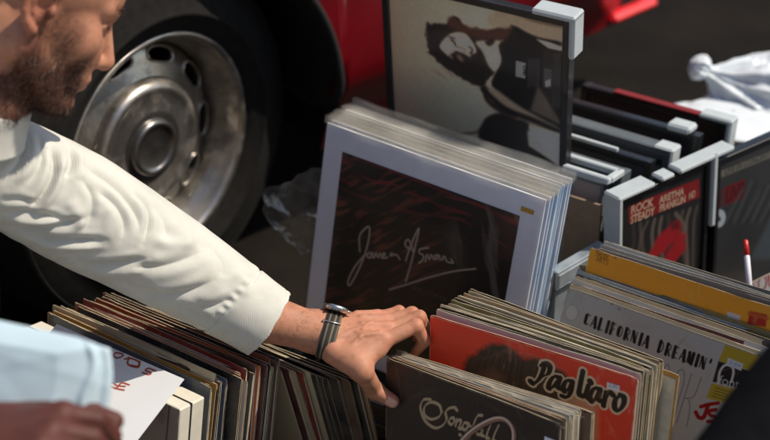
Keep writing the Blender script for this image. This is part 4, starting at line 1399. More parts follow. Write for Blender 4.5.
# ------------------------------------------------------------------ car
WC = np.array([-.359 * 1.077, 2.091 * 1.077, CAMZ - 1.229 * 1.077])      # wheel lip centre
YAW = -38.0
WYAW = -50.97
cu = np.array([math.cos(rad(YAW)), -math.sin(rad(YAW)), 0])               # rearwards along the side
cn = np.array([-math.sin(rad(YAW)), -math.cos(rad(YAW)), 0])              # outwards
MC = Matrix(((cu[0], -cn[0], 0, WC[0]), (cu[1], -cn[1], 0, WC[1]), (0, 0, 1, 0), (0, 0, 0, 1)))   # x rearwards, y inwards, z up
RT = WC[2] - .002
m = NT('red_car_paint')
m.set(Base_Color=srgb(168, 14, 26), Roughness=.32, Metallic=0); m.b.inputs['Coat Weight'].default_value = .8; m.b.inputs['Coat Roughness'].default_value = .06
f = m.noise(6, 5, .6)
m.base(m.ramp(f, [(.3, tuple(srgb(98, 4, 16))), (.7, tuple(srgb(116, 6, 18)))]))
MAT['paint'] = m.m
MAT['rubber'] = simple('tyre_rubber', (.012, .011, .010), .85, spec=.18, var=.4, scale=60, bump=.2)
MAT['under'] = simple('underbody_black', (.008, .008, .008), .9)
m = NT('wheel_steel')
m.set(Roughness=.34, Metallic=.9)
ba = m.ramp(m.noise(22, 6, .7), [(.3, (.34, .31, .27)), (.7, (.62, .58, .53))])
ds = m.ramp(m.noise(9, 7, .75), [(.48, (0, 0, 0)), (.66, (.8, .8, .8))])
sp_ = m.ramp(m.noise(130, 5, .7), [(.62, (0, 0, 0)), (.70, (.9, .9, .9))])
m.base(m.mix(sp_, m.mix(ds, ba, (.13, .105, .08)), (.09, .045, .025)))
rr_ = m.ramp(ds, [(0, (.30, .30, .30)), (1, (.62, .62, .62))]); m.l(rr_, m.b.inputs['Roughness'])
mm_ = m.ramp(ds, [(0, (.92, .92, .92)), (1, (.35, .35, .35))]); m.l(mm_, m.b.inputs['Metallic'])
m.bump(m.noise(120, 4), .10, .001)
MAT['wheel'] = m.m
m = NT('hubcap_steel')
m.set(Roughness=.3, Metallic=.9)
m.base(m.ramp(m.noise(18, 6, .7), [(.3, (.16, .15, .14)), (.7, (.30, .29, .28))]))
MAT['hub'] = m.m
car = empty('parked_car', tuple(WC * np.array([1, 1, 0])))
car.matrix_world = MC
tag(car, 'red car parked behind the records with a slotted steel wheel', 'car')
RA = .376
S0, S1 = -1.0, 1.36     # extent along the side


def bodyy(z):
    """inward offset of the side skin at height z"""
    return -.03 + .09 * (1 - smoothstep(.20, .36, z)) * .9 + .035 * smoothstep(.55, 1.0, z) ** 1.3 + .46 * smoothstep(1.0, 1.42, z)


ss = np.unique(np.concatenate([np.linspace(S0, S1, 60), RA * np.sin(np.linspace(-math.pi / 2, math.pi / 2, 60))]))
nz = 30
V, F = [], []
for s in ss:
    zb = .175
    if abs(s) < RA: zb = max(zb, WC[2] + math.sqrt(RA * RA - s * s))
    for k in range(nz):
        z = zb + (1.0 - zb) * k / (nz - 1)
        endr = .10 * smoothstep(S1 - .22, S1, s) ** 2
        V.append((s, bodyy(z) + endr, z))
for a in range(len(ss) - 1):
    for k in range(nz - 1):
        F.append((a * nz + k, (a + 1) * nz + k, (a + 1) * nz + k + 1, a * nz + k + 1))
b = link('body_side', mesh('body_side', V, F), car, MAT['paint'], True, local=True)
# arch lip, wheel well, far side, cabin
mb = MB()
P_ = [(RA * math.sin(q), bodyy(min(max(WC[2] + RA * math.cos(q), .24), 1)) + .002, max(WC[2] + RA * math.cos(q), .236)) for q in np.linspace(-1.72, 1.72, 60)]
mb.tube(P_, .008, 8); mb.obj('arch_lip', MAT['under'], car, True, local=True)
mb = MB()
V, F = [], []
for q in np.linspace(-1.75, 1.75, 40):
    for y in (-.02, .30): V.append((RA * 1.004 * math.sin(q), y, max(WC[2] + RA * 1.004 * math.cos(q), .1)))
for k in range(39): F.append((2 * k, 2 * k + 1, 2 * k + 3, 2 * k + 2))
mb.add(V, F); mb.add([(-.5, .30, .1), (.5, .30, .1), (.5, .30, .8), (-.5, .30, .8)], [(0, 1, 2, 3)])
mb.obj('wheel_well', MAT['under'], car, False, local=True)
mb = MB()
mb.box((S0 + .02, .09, .16), (-RA - .02, 1.55, .25)); mb.box((RA + .02, .09, .17), (S1 - .1, 1.55, .25)); mb.box((-.6, .32, .10), (.6, 1.5, .3)); mb.box((S0 + .05, .40, .08), (S1 - .2, 1.5, .159))
mb.obj('underbody', MAT['under'], car, local=True)
MAT['car_glass'] = simple('car_glass', (.02, .025, .028), .05, var=.05, coat=.5)
V, F = [], []
prof = [(1.003, bodyy(1.0) + .004), (1.1, .06), (1.2, .12), (1.3, .20), (1.38, .32), (1.42, .5), (1.43, .8), (1.42, 1.1)]
mb = MB()
for a, (z, y) in enumerate(prof): V += [(S0, y, z), (S1 - .15 - a * .04, y, z)]
mb.add(V, [(2 * a, 2 * a + 1, 2 * a + 3, 2 * a + 2) for a in range(3)], 1); mb.add(V, [(2 * a, 2 * a + 1, 2 * a + 3, 2 * a + 2) for a in range(3, 7)], 0)
mb.obj('cabin', [MAT['paint'], MAT['car_glass']], car, True, local=True)
mb = MB()
V = []
for k in range(12):
    z = .24 + .76 * k / 11
    V += [(S1, bodyy(z) + .10, z), (S1 + .05, .5, z), (S1 + .05, 1.1, z), (S1, 1.6, z)]
mb.add(V, [(4 * k + j, 4 * k + j + 1, 4 * k + j + 5, 4 * k + j + 4) for k in range(11) for j in range(3)]); mb.obj('tail_panel', MAT['paint'], car, True, local=True)
mb = MB(); mb.box((1.18, .035, .180), (1.33, .07, .204), bev=.010)
o = mb.obj('sunlit_sill_strip', simple('sunlit_sill_red', srgb(235, 10, 14), .25, coat=.6), car, local=True)  # added brighter red block, stands in for sunlight on the car's lower edge
# wheel
R0 = .210
TRm = R0 + .128
wh = empty('wheel'); wh.parent = car
wh.location = (0, 0, WC[2])
wh.rotation_euler = (0, 0, rad(-(WYAW - YAW)))
prof = [(R0 - .004, .004), (R0 + .004, -.004), (R0 + .016, -.014), (R0 + .034, -.021), (R0 + .036, -.0235), (R0 + .040, -.0235), (R0 + .042, -.021), (R0 + .070, -.018), (R0 + .098, -.006), (R0 + .100, -.0075), (R0 + .105, -.006), (R0 + .116, .006), (TRm - .004, .022), (TRm, .034)]
for k in range(4): prof += [(TRm, .05 + k * .032), (TRm - .007, .052 + k * .032), (TRm - .007, .058 + k * .032), (TRm, .060 + k * .032)]
prof += [(TRm, .17), (TRm - .01, .185), (R0 + .04, .2), (R0, .18)]
mb = MB(); mb.lathe(prof, 120)
mb.obj('tyre', MAT['rubber'], wh, True, local=True).data.set_sharp_from_angle(angle=rad(50))
mb = MB(); mb.lathe([(R0 - .001, .012), (R0 + .004, .001), (R0 + .003, -.005), (R0 - .002, -.007), (R0 - .008, -.003), (R0 - .012, .006), (R0 - .015, .022), (R0 - .024, .034), (R0 - .028, .05), (R0 - .03, .12), (R0 - .02, .17)], 120)
mb.obj('rim', MAT['wheel'], wh, True, local=True)
# disc with oval slots
NS = 10
disc = [(R0 - .029, .070), (R0 - .034, .062), (R0 - .045, .055), (R0 - .062, .050), (R0 - .078, .044), (R0 - .088, .040), (R0 - .094, .046), (R0 - .10, .052), (R0 - .10, .060), (R0 - .088, .050), (R0 - .078, .052), (R0 - .062, .058), (R0 - .045, .063), (R0 - .034, .071)]
mb = MB(); mb.lathe(disc, 240, closed=True)
d = mb.obj('disc', MAT['wheel'], wh, True, local=True)
cut = MB()
rs = R0 - .051
for k in range(NS):
    q = 2 * math.pi * k / NS + .46
    V = []
    for y in (-.05, .15):
        for t in range(28):
            a = 2 * math.pi * t / 28
            dx = .0130 * math.copysign(abs(math.cos(a)) ** .8, math.cos(a)); ds = .030 * math.copysign(abs(math.sin(a)) ** .7, math.sin(a))
            qq = q + ds / rs
            V.append(((rs + dx) * math.cos(qq), y, (rs + dx) * math.sin(qq)))
    F = [tuple(range(28)), tuple(range(28, 56))[::-1]] + [(t, t + 28, (t + 1) % 28 + 28, (t + 1) % 28) for t in range(28)]
    cut.add(V, F)
cme = mesh('cut', cut.V, cut.F)
import bmesh
for me_ in (cme, d.data):
    bm = bmesh.new(); bm.from_mesh(me_); bmesh.ops.recalc_face_normals(bm, faces=bm.faces); bm.to_mesh(me_); bm.free()
co = bpy.data.objects.new('cut', cme); COL.objects.link(co); co.parent = wh
md = d.modifiers.new('b', 'BOOLEAN'); md.object = co; md.operation = 'DIFFERENCE'; md.solver = 'EXACT'
bpy.context.view_layer.update()
nm = bpy.data.meshes.new_from_object(d.evaluated_get(bpy.context.evaluated_depsgraph_get()))
d.modifiers.clear(); d.data = nm
nm.set_sharp_from_angle(angle=rad(40))
bpy.data.objects.remove(co)
# pressed lips round the slots
for k in range(NS):
    mb = MB()
    q = 2 * math.pi * k / NS + .46
    P_ = []
    for t in range(25):
        a = 2 * math.pi * t / 24
        dx = .0143 * math.copysign(abs(math.cos(a)) ** .8, math.cos(a)); ds = .0315 * math.copysign(abs(math.sin(a)) ** .7, math.sin(a))
        qq = q + ds / rs; r = rs + dx
        P_.append((r * math.cos(qq), .0535 - (.0035 if dx < 0 else -.0), r * math.sin(qq)))
    mb.tube(P_, .0026, 8, caps=False)
    mb.obj('slot_lip', MAT['wheel'], wh, True, local=True)
mb = MB(); mb.lathe([(R0 - .092, .060), (R0 - .090, .036), (R0 - .094, .026), (R0 - .100, .020), (R0 - .106, .0185), (R0 - .112, .021), (R0 - .118, .0225), (R0 - .130, .0215), (R0 - .145, .019)], 120)
mb.obj('hubcap_ring', MAT['wheel'], wh, True, local=True)
mb = MB(); mb.lathe([(R0 - .1445, .020), (R0 - .150, .0185), (R0 - .157, .019), (R0 - .1585, .012), (R0 - .162, .008), (R0 - .167, .0075), (R0 - .170, .0105), (R0 - .172, .0125), (.012, .0105), (0.0004, .0103)], 96)
mb.obj('centre_cap', MAT['hub'], wh, True, local=True).data.set_sharp_from_angle(angle=rad(60))

# ------------------------------------------------------------------ unseen paving and facade, added to bounce daylight onto shaded sleeve faces
mb = MB()
m = NT('bounce_paving')
br = m.n('TexBrick'); br.inputs['Scale'].default_value = 2.2; br.inputs['Mortar Size'].default_value = .012
br.inputs['Color1'].default_value = (.44, .42, .38, 1); br.inputs['Color2'].default_value = (.38, .36, .33, 1); br.inputs['Mortar'].default_value = (.15, .14, .13, 1)
tc = m.n('TexCoord'); m.l(tc.outputs['Object'], br.inputs['Vector'])
m.base(m.mix(.25, br.outputs[0], m.ramp(m.noise(6, 5), [(.3, (.30, .29, .26)), (.7, (.5, .48, .44))]))); m.set(Roughness=.85)
mb.box((-9, -6.0, .0), (9, 1.05, .03), bev=.006)
tag(mb.obj('bounce_pavement', m.m), kind='structure')
hs = empty('bounce_facade', (0, -6.1, 0))
MAT['bounce_wall'] = simple('bounce_wall_render', (.62, .58, .52), .85, var=.08, scale=3)
mb = MB()
ox = [-7.2, -4.2, -1.2, 1.8, 4.8]
zc = [(0, .9), (2.2, 3.6), (4.9, 6.6)]
for z0, z1 in zc: mb.box((-8.5, -8, z0), (8.5, -6.1, z1))
for z0, z1 in ((.9, 2.2), (3.6, 4.9)):
    xs_ = [-8.5] + [v for o_ in ox for v in (o_, o_ + 1.1)] + [8.5]
    for k in range(0, len(xs_), 2): mb.box((xs_[k], -8, z0), (xs_[k + 1], -6.1, z1))
mb.obj('wall', MAT['bounce_wall'], hs)
for z0, z1 in ((.9, 2.2), (3.6, 4.9)):
    for o_ in ox:
        mb = MB(); mb.box((o_, -6.25, z0), (o_ + .06, -6.18, z1)); mb.box((o_ + 1.04, -6.25, z0), (o_ + 1.1, -6.18, z1)); mb.box((o_ + .06, -6.25, z0), (o_ + 1.04, -6.18, z0 + .06)); mb.box((o_ + .06, -6.25, z1 - .06), (o_ + 1.04, -6.18, z1)); mb.box((o_ + .06, -6.245, (z0 + z1) / 2 - .02), (o_ + 1.04, -6.19, (z0 + z1) / 2 + .02))
        wf = mb.obj('window', MAT['white_card'], hs)
        mb = MB(); mb.box((o_ + .06, -6.235, z0 + .06), (o_ + 1.04, -6.225, z1 - .06)); mb.obj('pane', MAT['car_glass'], wf)
mb = MB(); mb.box((-8.7, -8.2, 6.6), (8.7, -5.9, 6.8)); mb.obj('cornice', MAT['bounce_wall'], hs)
tag(hs, 'unseen pale facade added behind the photographer to bounce daylight onto the sleeves', 'bounce_facade')
# ------------------------------------------------------------------ figures: smooth solids on a grid


class Field:
    def __init__(s, lo, hi, vox):
        s.lo = np.asarray(lo, float); s.vox = vox
        s.n = np.ceil((np.asarray(hi) - s.lo) / vox).astype(int) + 1
        s.F = np.full(s.n, 1.0, np.float32)

    def _blk(s, lo, hi):
        i0 = np.maximum(np.floor((np.asarray(lo) - s.lo) / s.vox).astype(int), 0)
        i1 = np.minimum(np.ceil((np.asarray(hi) - s.lo) / s.vox).astype(int) + 1, s.n)
        if (i1 <= i0).any(): return None, None
        ax = [s.lo[k] + s.vox * np.arange(i0[k], i1[k]) for k in range(3)]
        P = np.stack(np.meshgrid(*ax, indexing='ij'), -1)
        return tuple(slice(a, b) for a, b in zip(i0, i1)), P

    def add(s, fn, lo, hi, k=.006, sub=False):
        pad = k + 3 * s.vox
        sl, P = s._blk(np.asarray(lo) - pad, np.asarray(hi) + pad)
        if sl is None: return
        d = fn(P).astype(np.float32); F = s.F[sl]
        if sub:
            h = np.clip(.5 - .5 * (d + F) / k, 0, 1)
            s.F[sl] = F * (1 - h) - d * h + k * h * (1 - h)
        else:
            h = np.clip(.5 + .5 * (F - d) / k, 0, 1)
            s.F[sl] = F * (1 - h) + d * h - k * h * (1 - h)

    def cap(s, a, b, r1, r2=None, k=.006, sub=False):
        a, b = np.asarray(a, float), np.asarray(b, float); r2 = r1 if r2 is None else r2
        ab = b - a; L = np.dot(ab, ab) + 1e-12

        def fn(P):
            t = np.clip(((P - a) @ ab) / L, 0, 1)
            return np.linalg.norm(P - a - t[..., None] * ab, axis=-1) - (r1 + (r2 - r1) * t)
        R = max(r1, r2)
        s.add(fn, np.minimum(a, b) - R, np.maximum(a, b) + R, k, sub)

    def chain(s, pts, rs, k=.004):
        for j in range(len(pts) - 1): s.cap(pts[j], pts[j + 1], rs[j], rs[j + 1], k)

    def ell(s, c, r, R=None, k=.006, sub=False):
        c = np.asarray(c, float); r = np.asarray(r, float); R = np.eye(3) if R is None else R

        def fn(P):
            q = (P - c) @ R
            k0 = np.linalg.norm(q / r, axis=-1); k1 = np.linalg.norm(q / r ** 2, axis=-1) + 1e-9
            return k0 * (k0 - 1) / k1
        m = r.max()
        s.add(fn, c - m, c + m, k, sub)

    def mesh(s):
        F = s.F; S = F < 0
        n = np.array(F.shape)
        c = np.zeros(n - 1, np.int8)
        for a in (0, 1):
            for b in (0, 1):
                for d in (0, 1):
                    c += S[a:n[0] - 1 + a, b:n[1] - 1 + b, d:n[2] - 1 + d]
        act = (c > 0) & (c < 8)
        idx = np.argwhere(act)
        ids = np.full(n - 1, -1, np.int32); ids[act] = np.arange(len(idx))
        acc = np.zeros((len(idx), 3)); cnt = np.zeros(len(idx))
        cor = [(a, b, d) for a in (0, 1) for b in (0, 1) for d in (0, 1)]
        val = {q: F[idx[:, 0] + q[0], idx[:, 1] + q[1], idx[:, 2] + q[2]] for q in cor}
        for q in cor:
            for ax in range(3):
                if q[ax] == 0:
                    p = list(q); p[ax] = 1; p = tuple(p)
                    f0, f1 = val[q], val[p]
                    m = (f0 < 0) != (f1 < 0)
                    t = np.where(m, f0 / np.where(m, f0 - f1, 1), 0)
                    pos = np.tile(np.array(q, float), (len(idx), 1)); pos[:, ax] = t
                    acc[m] += pos[m]; cnt[m] += 1
        V = s.lo + (idx + acc / cnt[:, None]) * s.vox
        Q = []
        for ax in range(3):
            o1, o2 = (ax + 1) % 3, (ax + 2) % 3
            sl0 = [slice(None)] * 3; sl1 = [slice(None)] * 3
            sl0[ax] = slice(0, -1); sl1[ax] = slice(1, None)
            A, B = S[tuple(sl0)], S[tuple(sl1)]
            e = np.argwhere(A != B)
            e = e[(e[:, o1] > 0) & (e[:, o2] > 0) & (e[:, o1] < n[o1] - 1) & (e[:, o2] < n[o2] - 1)]
            inside = A[tuple(e.T)]
            def g(d1, d2):
                p = e.copy(); p[:, o1] -= d1; p[:, o2] -= d2
                return ids[tuple(p.T)]
            q = np.stack([g(1, 1), g(0, 1), g(0, 0), g(1, 0)], -1)
            q[~inside] = q[~inside][:, ::-1]
            Q.append(q)
        return V, np.concatenate(Q)


def mk_skin(name, rough=.56, sss=.06):
    m = mk_attr(name, rough, spec=.28, bump=0)
    nt_ = m.node_tree
    b = nt_.nodes['Principled BSDF']
    b.inputs['Subsurface Weight'].default_value = sss
    b.inputs['Subsurface Radius'].default_value = (.008, .003, .0015)
    b.inputs['Subsurface Scale'].default_value = .6
    tc = nt_.nodes.new('ShaderNodeTexCoord')
    n1 = nt_.nodes.new('ShaderNodeTexNoise'); n1.inputs['Scale'].default_value = 160; n1.inputs['Detail'].default_value = 6
    n2 = nt_.nodes.new('ShaderNodeTexVoronoi'); n2.inputs['Scale'].default_value = 380; n2.feature = 'DISTANCE_TO_EDGE'
    ad = nt_.nodes.new('ShaderNodeMath'); ad.operation = 'ADD'
    bp_ = nt_.nodes.new('ShaderNodeBump'); bp_.inputs['Strength'].default_value = .34; bp_.inputs['Distance'].default_value = .0005
    L = nt_.links.new
    L(tc.outputs['Object'], n1.inputs['Vector']); L(tc.outputs['Object'], n2.inputs['Vector'])
    L(n1.outputs[0], ad.inputs[0]); L(n2.outputs[0], ad.inputs[1]); L(ad.outputs[0], bp_.inputs['Height']); L(bp_.outputs[0], b.inputs['Normal'])
    return m


MAT['skin'] = mk_skin('skin')


def unit(v):
    v = np.asarray(v, float); return v / np.linalg.norm(v)


def head_shape(fld, H, HR):
    fld.ell(H(-.004, 0, .045), (.097, .076, .086), HR, .01)
    fld.ell(H(.035, 0, .055), (.062, .064, .062), HR, .02)
    fld.ell(H(.046, 0, -.03), (.05, .058, .072), HR, .02)
    for s in (-1, 1):
        fld.cap(H(.0, s * .056, -.048), H(.07, s * .020, -.098), .020, .019, .02)
        fld.cap(H(.0, s * .058, -.01), H(.0, s * .056, -.05), .018, .02, .015)
        fld.ell(H(.060, s * .042, -.014), (.026, .022, .024), HR, .022)
        fld.ell(H(.082, s * .018, -.030), (.018, .018, .026), HR, .016)
        fld.cap(H(.087, s * .012, .030), H(.074, s * .046, .032), .0125, .010, .012)
        fld.ell(H(.096, s * .035, .011), (.015, .016, .009), HR, .010, sub=True)
        fld.ell(H(.0745, s * .033, .0105), (.0135, .0145, .0125), HR, .003)
        fld.cap(H(.0865, s * .022, .016), H(.080, s * .046, .012), .0035, .003, .004)
        fld.ell(H(.100, s * .0125, -.034), (.0105, .0075, .0085), HR, .005)
        fld.ell(H(.104, s * .007, -.0415), (.006, .0036, .004), HR, .003, sub=True)
    fld.cap(H(.091, 0, .018), H(.116, 0, -.026), .0075, .0095, .009)
    fld.ell(H(.113, 0, -.031), (.012, .0115, .0105), HR, .006)
    fld.ell(H(.078, 0, -.062), (.026, .034, .022), HR, .015)
    fld.cap(H(.0985, -.018, -.0585), H(.0985, .018, -.0585), .0055, .0055, .006)
    fld.cap(H(.0965, -.015, -.0685), H(.0965, .015, -.0685), .0065, .0065, .006)
    fld.cap(H(.106, -.02, -.0635), H(.106, .02, -.0635), .002, .002, .003, sub=True)
    fld.ell(H(.083, 0, -.098), (.020, .024, .018), HR, .014)
    for s in (-1, 1):      # ears
        E = lambda x, z, o=0: H(x - .004, s * (.079 + o), z)
        fld.ell(E(-.008, .006, .002), (.019, .0055, .029), HR @ np.array(Matrix.Rotation(s * -.35, 3, 'Z')), .005)
        helix = [(.010, .010, .000), (.012, .026, .004), (.002, .037, .008), (-.013, .037, .011), (-.025, .026, .013), (-.028, .008, .012), (-.022, -.010, .008), (-.012, -.022, .005), (.000, -.029, .002)]
        fld.chain([E(x, z, o) for x, z, o in helix], [.0038, .0042, .0046, .0048, .0048, .0046, .0044, .0052, .0066], .003)
        fld.chain([E(.004, .020, .007), E(-.010, .022, .009), E(-.016, .006, .009), E(-.010, -.008, .007)], [.003, .0035, .0035, .003], .003)
        fld.ell(E(-.002, .002, .010), (.0095, .008, .012), HR, .004, sub=True)
        fld.ell(E(.0105, .000, .005), (.005, .005, .0075), HR, .004)


# ---- the man -------------------------------------------------------------------
A_, B_ = rad(12), rad(37)
hf = np.array([math.cos(B_) * math.cos(A_), math.cos(B_) * math.sin(A_), -math.sin(B_)])
hl = np.array([-math.sin(A_), math.cos(A_), 0]); hu = np.cross(hf, hl)
tilt = rad(-18)
hl, hu = math.cos(tilt) * hl + math.sin(tilt) * hu, math.cos(tilt) * hu - math.sin(tilt) * hl
HR = np.stack([hf, hl, hu], 1)
EAR = at(46, 10, 1.79)
HO = EAR - HR @ np.array([0, -.078, 0])
H = lambda x, y, z: HO + HR @ np.array([x, y, z])
SHO = at(-95, 150, 1.97)
WR = at(316, 333, 2.12)
fld = Field((-.72, 1.30, .24), (.10, 2.02, 1.10), .0023)
# torso, neck, arm
NK = H(-.035, 0, -.10); CH = at(-90, 135, 1.93)
NB = at(-20, 92, 1.875); ct = unit(CH - H(-.03, 0, -.03))
fld.cap(H(-.03, 0, -.03), NB, .056, .060, .03)
fld.cap(NB, CH, .054, .06, .03)
fld.cap(CH, SHO, .07, .06, .05)
EL = at(112, 228, 2.035)
fld.chain([SHO, EL, at(250, 313, 2.112), WR], [.055, .046, .037, .027], .02)
head_shape(fld, H, HR)
# left hand: px, py, depth of each joint
hand = lambda L: [at(*p) for p in L]
wa = at(324, 336, 2.115)
MCP = hand([(383, 341, 2.108), (388, 331, 2.135), (386, 323, 2.158), (378, 318, 2.178)])
wr2 = hand([(326, 341, 2.105), (330, 333, 2.12), (331, 327, 2.135), (330, 324, 2.148)])
for j in range(4):
    fld.cap(wr2[j], MCP[j], .0185 - .001 * j, .0135 - .0008 * j, .012)
fld.cap(WR, wa, .027, .025, .015); fld.cap(at(316, 326, 2.14), at(326, 326, 2.145), .023, .022, .015)
fing = [[MCP[0], at(416, 326, 2.120), at(425, 341, 2.138), at(415, 353, 2.155)],
        [MCP[1], at(419, 317.5, 2.145), at(428, 331, 2.162), at(420, 344, 2.175)],
        [MCP[2], at(412, 313.5, 2.166), at(423, 325, 2.182), at(417, 338, 2.193)],
        [MCP[3], at(399, 311.5, 2.186), at(410, 319, 2.198), at(406, 331, 2.206)]]
fr = [[.0125, .0108, .0092, .0074], [.0125, .0108, .0092, .0074], [.0118, .0102, .0088, .0070], [.0105, .0090, .0078, .0062]]
fr = [[v_ * .93 for v_ in r] for r in fr]
for P_, r in zip(fing, fr):
    fld.chain(P_, r, .0016)
    fld.ell(P_[0], (r[0] * 1.08,) * 3, None, .006)
    fld.ell(P_[1], (r[1] * 1.12,) * 3, None, .003)
def onto(pose, px, py, off):
    r = ray(px, py)
    return CAM + r * (np.dot(pose.TL - CAM, pose.b) / np.dot(r, pose.b)) - pose.b * off


TH_ = hand([(334, 351, 2.095), (362, 371, 2.080)]) + [onto(spose, 382, 386, .0165), onto(spose, 397, 399, .0095)]
fld.chain(TH_, [.0195, .0155, .0122, .0098], .006)
fld.ell(TH_[2], (.0132,) * 3, None, .004)
fld.cap(at(352, 354, 2.09), at(374, 350, 2.10), .013, .0105, .014)
# webs, tendons and creases
fld.cap(at(360, 362, 2.083), at(378, 352, 2.100), .011, .008, .014)
for j in range(4):
    fld.cap(wr2[j] * .45 + MCP[j] * .55 + np.array([0, 0, .0165]), MCP[j] + np.array([0, 0, .0105]), .0015, .003, .007)
for j, P_ in enumerate(fing):
    ax = unit(P_[1] - P_[0]); sd = unit(np.cross(ax, [0, 0, 1]))
    for dd in (-.0035, .0005, .0045):
        c = P_[1] + ax * dd + unit(np.cross(sd, ax)) * fr[j][1] * 1.17
        fld.cap(c - sd * .006, c + sd * .006, .0007, .0007, .0022, sub=True)
for P_ in ([(352, 345, 2.112), (362, 336, 2.122), (374, 334, 2.126), (382, 330, 2.132)], [(338, 338, 2.112), (352, 330, 2.128), (366, 326, 2.142)], [(360, 337, 2.121), (364, 328, 2.138), (372, 321, 2.155)]):
    pv = []
    for a_, b_, c_ in P_:
        o_ = at(a_, b_, c_ - .05); d_ = ray(a_, b_)
        tt = np.linspace(0, .10, 200); pp = o_ + tt[:, None] * d_
        ii = np.clip(np.round((pp - fld.lo) / fld.vox).astype(int), 0, np.array(fld.F.shape) - 1)
        hit = np.flatnonzero(fld.F[tuple(ii.T)] < 0)
        pv.append(pp[hit[0]] if len(hit) else at(a_, b_, c_))
    pv = catmull(pv, 5)
    for k_ in range(len(pv) - 1): fld.cap(pv[k_], pv[k_ + 1], .0012, .0012, .0035)
for t in (.12, .2): fld.cap(TH_[2] * (1 - t) + TH_[1] * t + np.array([-.006, -.010, .009]), TH_[2] * (1 - t) + TH_[1] * t + np.array([.006, -.006, .012]), .0007, .0007, .002, sub=True)
V, Q = fld.mesh()
# skin colour
loc = (V - HO) @ HR
n3 = fbm(V, 60, 4, 4)[:, None]; n4 = fbm(V, 14, 9, 3)[:, None]
base = srgb(188, 138, 110)
red = srgb(172, 96, 76)
C = base * (1 - .35 * n4) + red * .35 * n4
C = C * (.82 + .36 * n3)
n5 = fbm(V, 220, 14, 3)[:, None]
C = C * (.90 + .20 * n5)
fr_ = smoothstep(.70, .78, noise3(V, 170, 21))[:, None] * .18
C = C * (1 - fr_) + srgb(120, 70, 48) * fr_
ishead = (loc[:, 2] > -.2) & (loc[:, 0] > -.16) & (np.abs(loc[:, 1]) < .13)
earw = (smoothstep(.070, .080, np.abs(loc[:, 1])) * (np.abs(loc[:, 0] + .01) < .045) * ishead)[:, None]
C = C * (1 - .5 * earw) + red * .8 * .5 * earw
nosew = np.exp(-np.sum(((loc - np.array([.112, 0, -.03])) / .02) ** 2, 1))[:, None]
C = C * (1 - .35 * nosew) + red * .35 * nosew
lipw = (np.exp(-((loc[:, 2] + .0635) / .008) ** 2 - (loc[:, 1] / .02) ** 2) * (loc[:, 0] > .09))[:, None]
C = C * (1 - .6 * lipw) + srgb(160, 84, 76) * .6 * lipw


def beardmask(l, wob=0):
    x, y, z = l[:, 0], np.abs(l[:, 1]), l[:, 2]
    front = .058 + wob                                     # side whiskers stop short of the cheek
    side = smoothstep(.020, -.006, z) * smoothstep(-.012, .006, x) * smoothstep(front + .012, front - .006, x) * (y > .03)
    line = -.044 + .75 * (x - .055)
    low = smoothstep(line + .006, line - .010, z) * smoothstep(-.03, -.005, x) * smoothstep(-.140, -.118, z)
    low = low * smoothstep(.104 + wob * .5, .088, x + .25 * (z + .08))
    return np.clip(np.maximum(side * .8, low), 0, 1) * (x > -.04) * (z > -.16)


bm_ = beardmask(loc, .012 * (fbm(loc, 70, 2, 2) - .5))
scalp = smoothstep(.045, .06, loc[:, 2] - .35 * np.maximum(loc[:, 0], 0)) * ishead
scalp = np.maximum(scalp, smoothstep(-.035, -.06, loc[:, 0]) * smoothstep(-.03, .0, loc[:, 2]) * ishead)
hw = np.clip(np.maximum(bm_ * ishead, scalp), 0, 1)
k = (.80 * hw * (.65 + .7 * (fbm(V, 500, 7, 2) - .3)))[:, None]
k = np.clip(k, 0, .92)
C = C * (1 - k) + srgb(72, 42, 31) * k
# hand: redder knuckles and finger ends
for P_ in fing + [TH_]:
    for q, rr in ((P_[0], .012), (P_[1], .010), (P_[3], .012)):
        w_ = np.exp(-np.sum(((V - q) / (rr * 1.3)) ** 2, 1))[:, None] * .38
        C = C * (1 - w_) + srgb(196, 106, 88) * w_
# thumb nail
nd = unit(np.array([-.35, -.85, .4]))
tipd = unit(TH_[3] - TH_[2]); nd = unit(nd - tipd * np.dot(nd, tipd))
ns = np.cross(tipd, nd)
rel = V - (TH_[3] + tipd * .001)
nl = (np.abs(rel @ ns) < .0062) & (np.abs(rel @ tipd - .0005) < .0075) & (rel @ nd > .004)
C[nl] = C[nl] * .4 + srgb(232, 190, 172) * .6
V[nl] -= nd * .0005
# arm hair shadow on the forearm is left to the texture
me = mesh('person', V, Q, col=np.clip(C, 0, 1))
man = link('person', me, None, MAT['skin'], True)
tag(man, 'bearded man in a cream shirt bending over and gripping a bundle of records', 'person', 'people browsing the records')


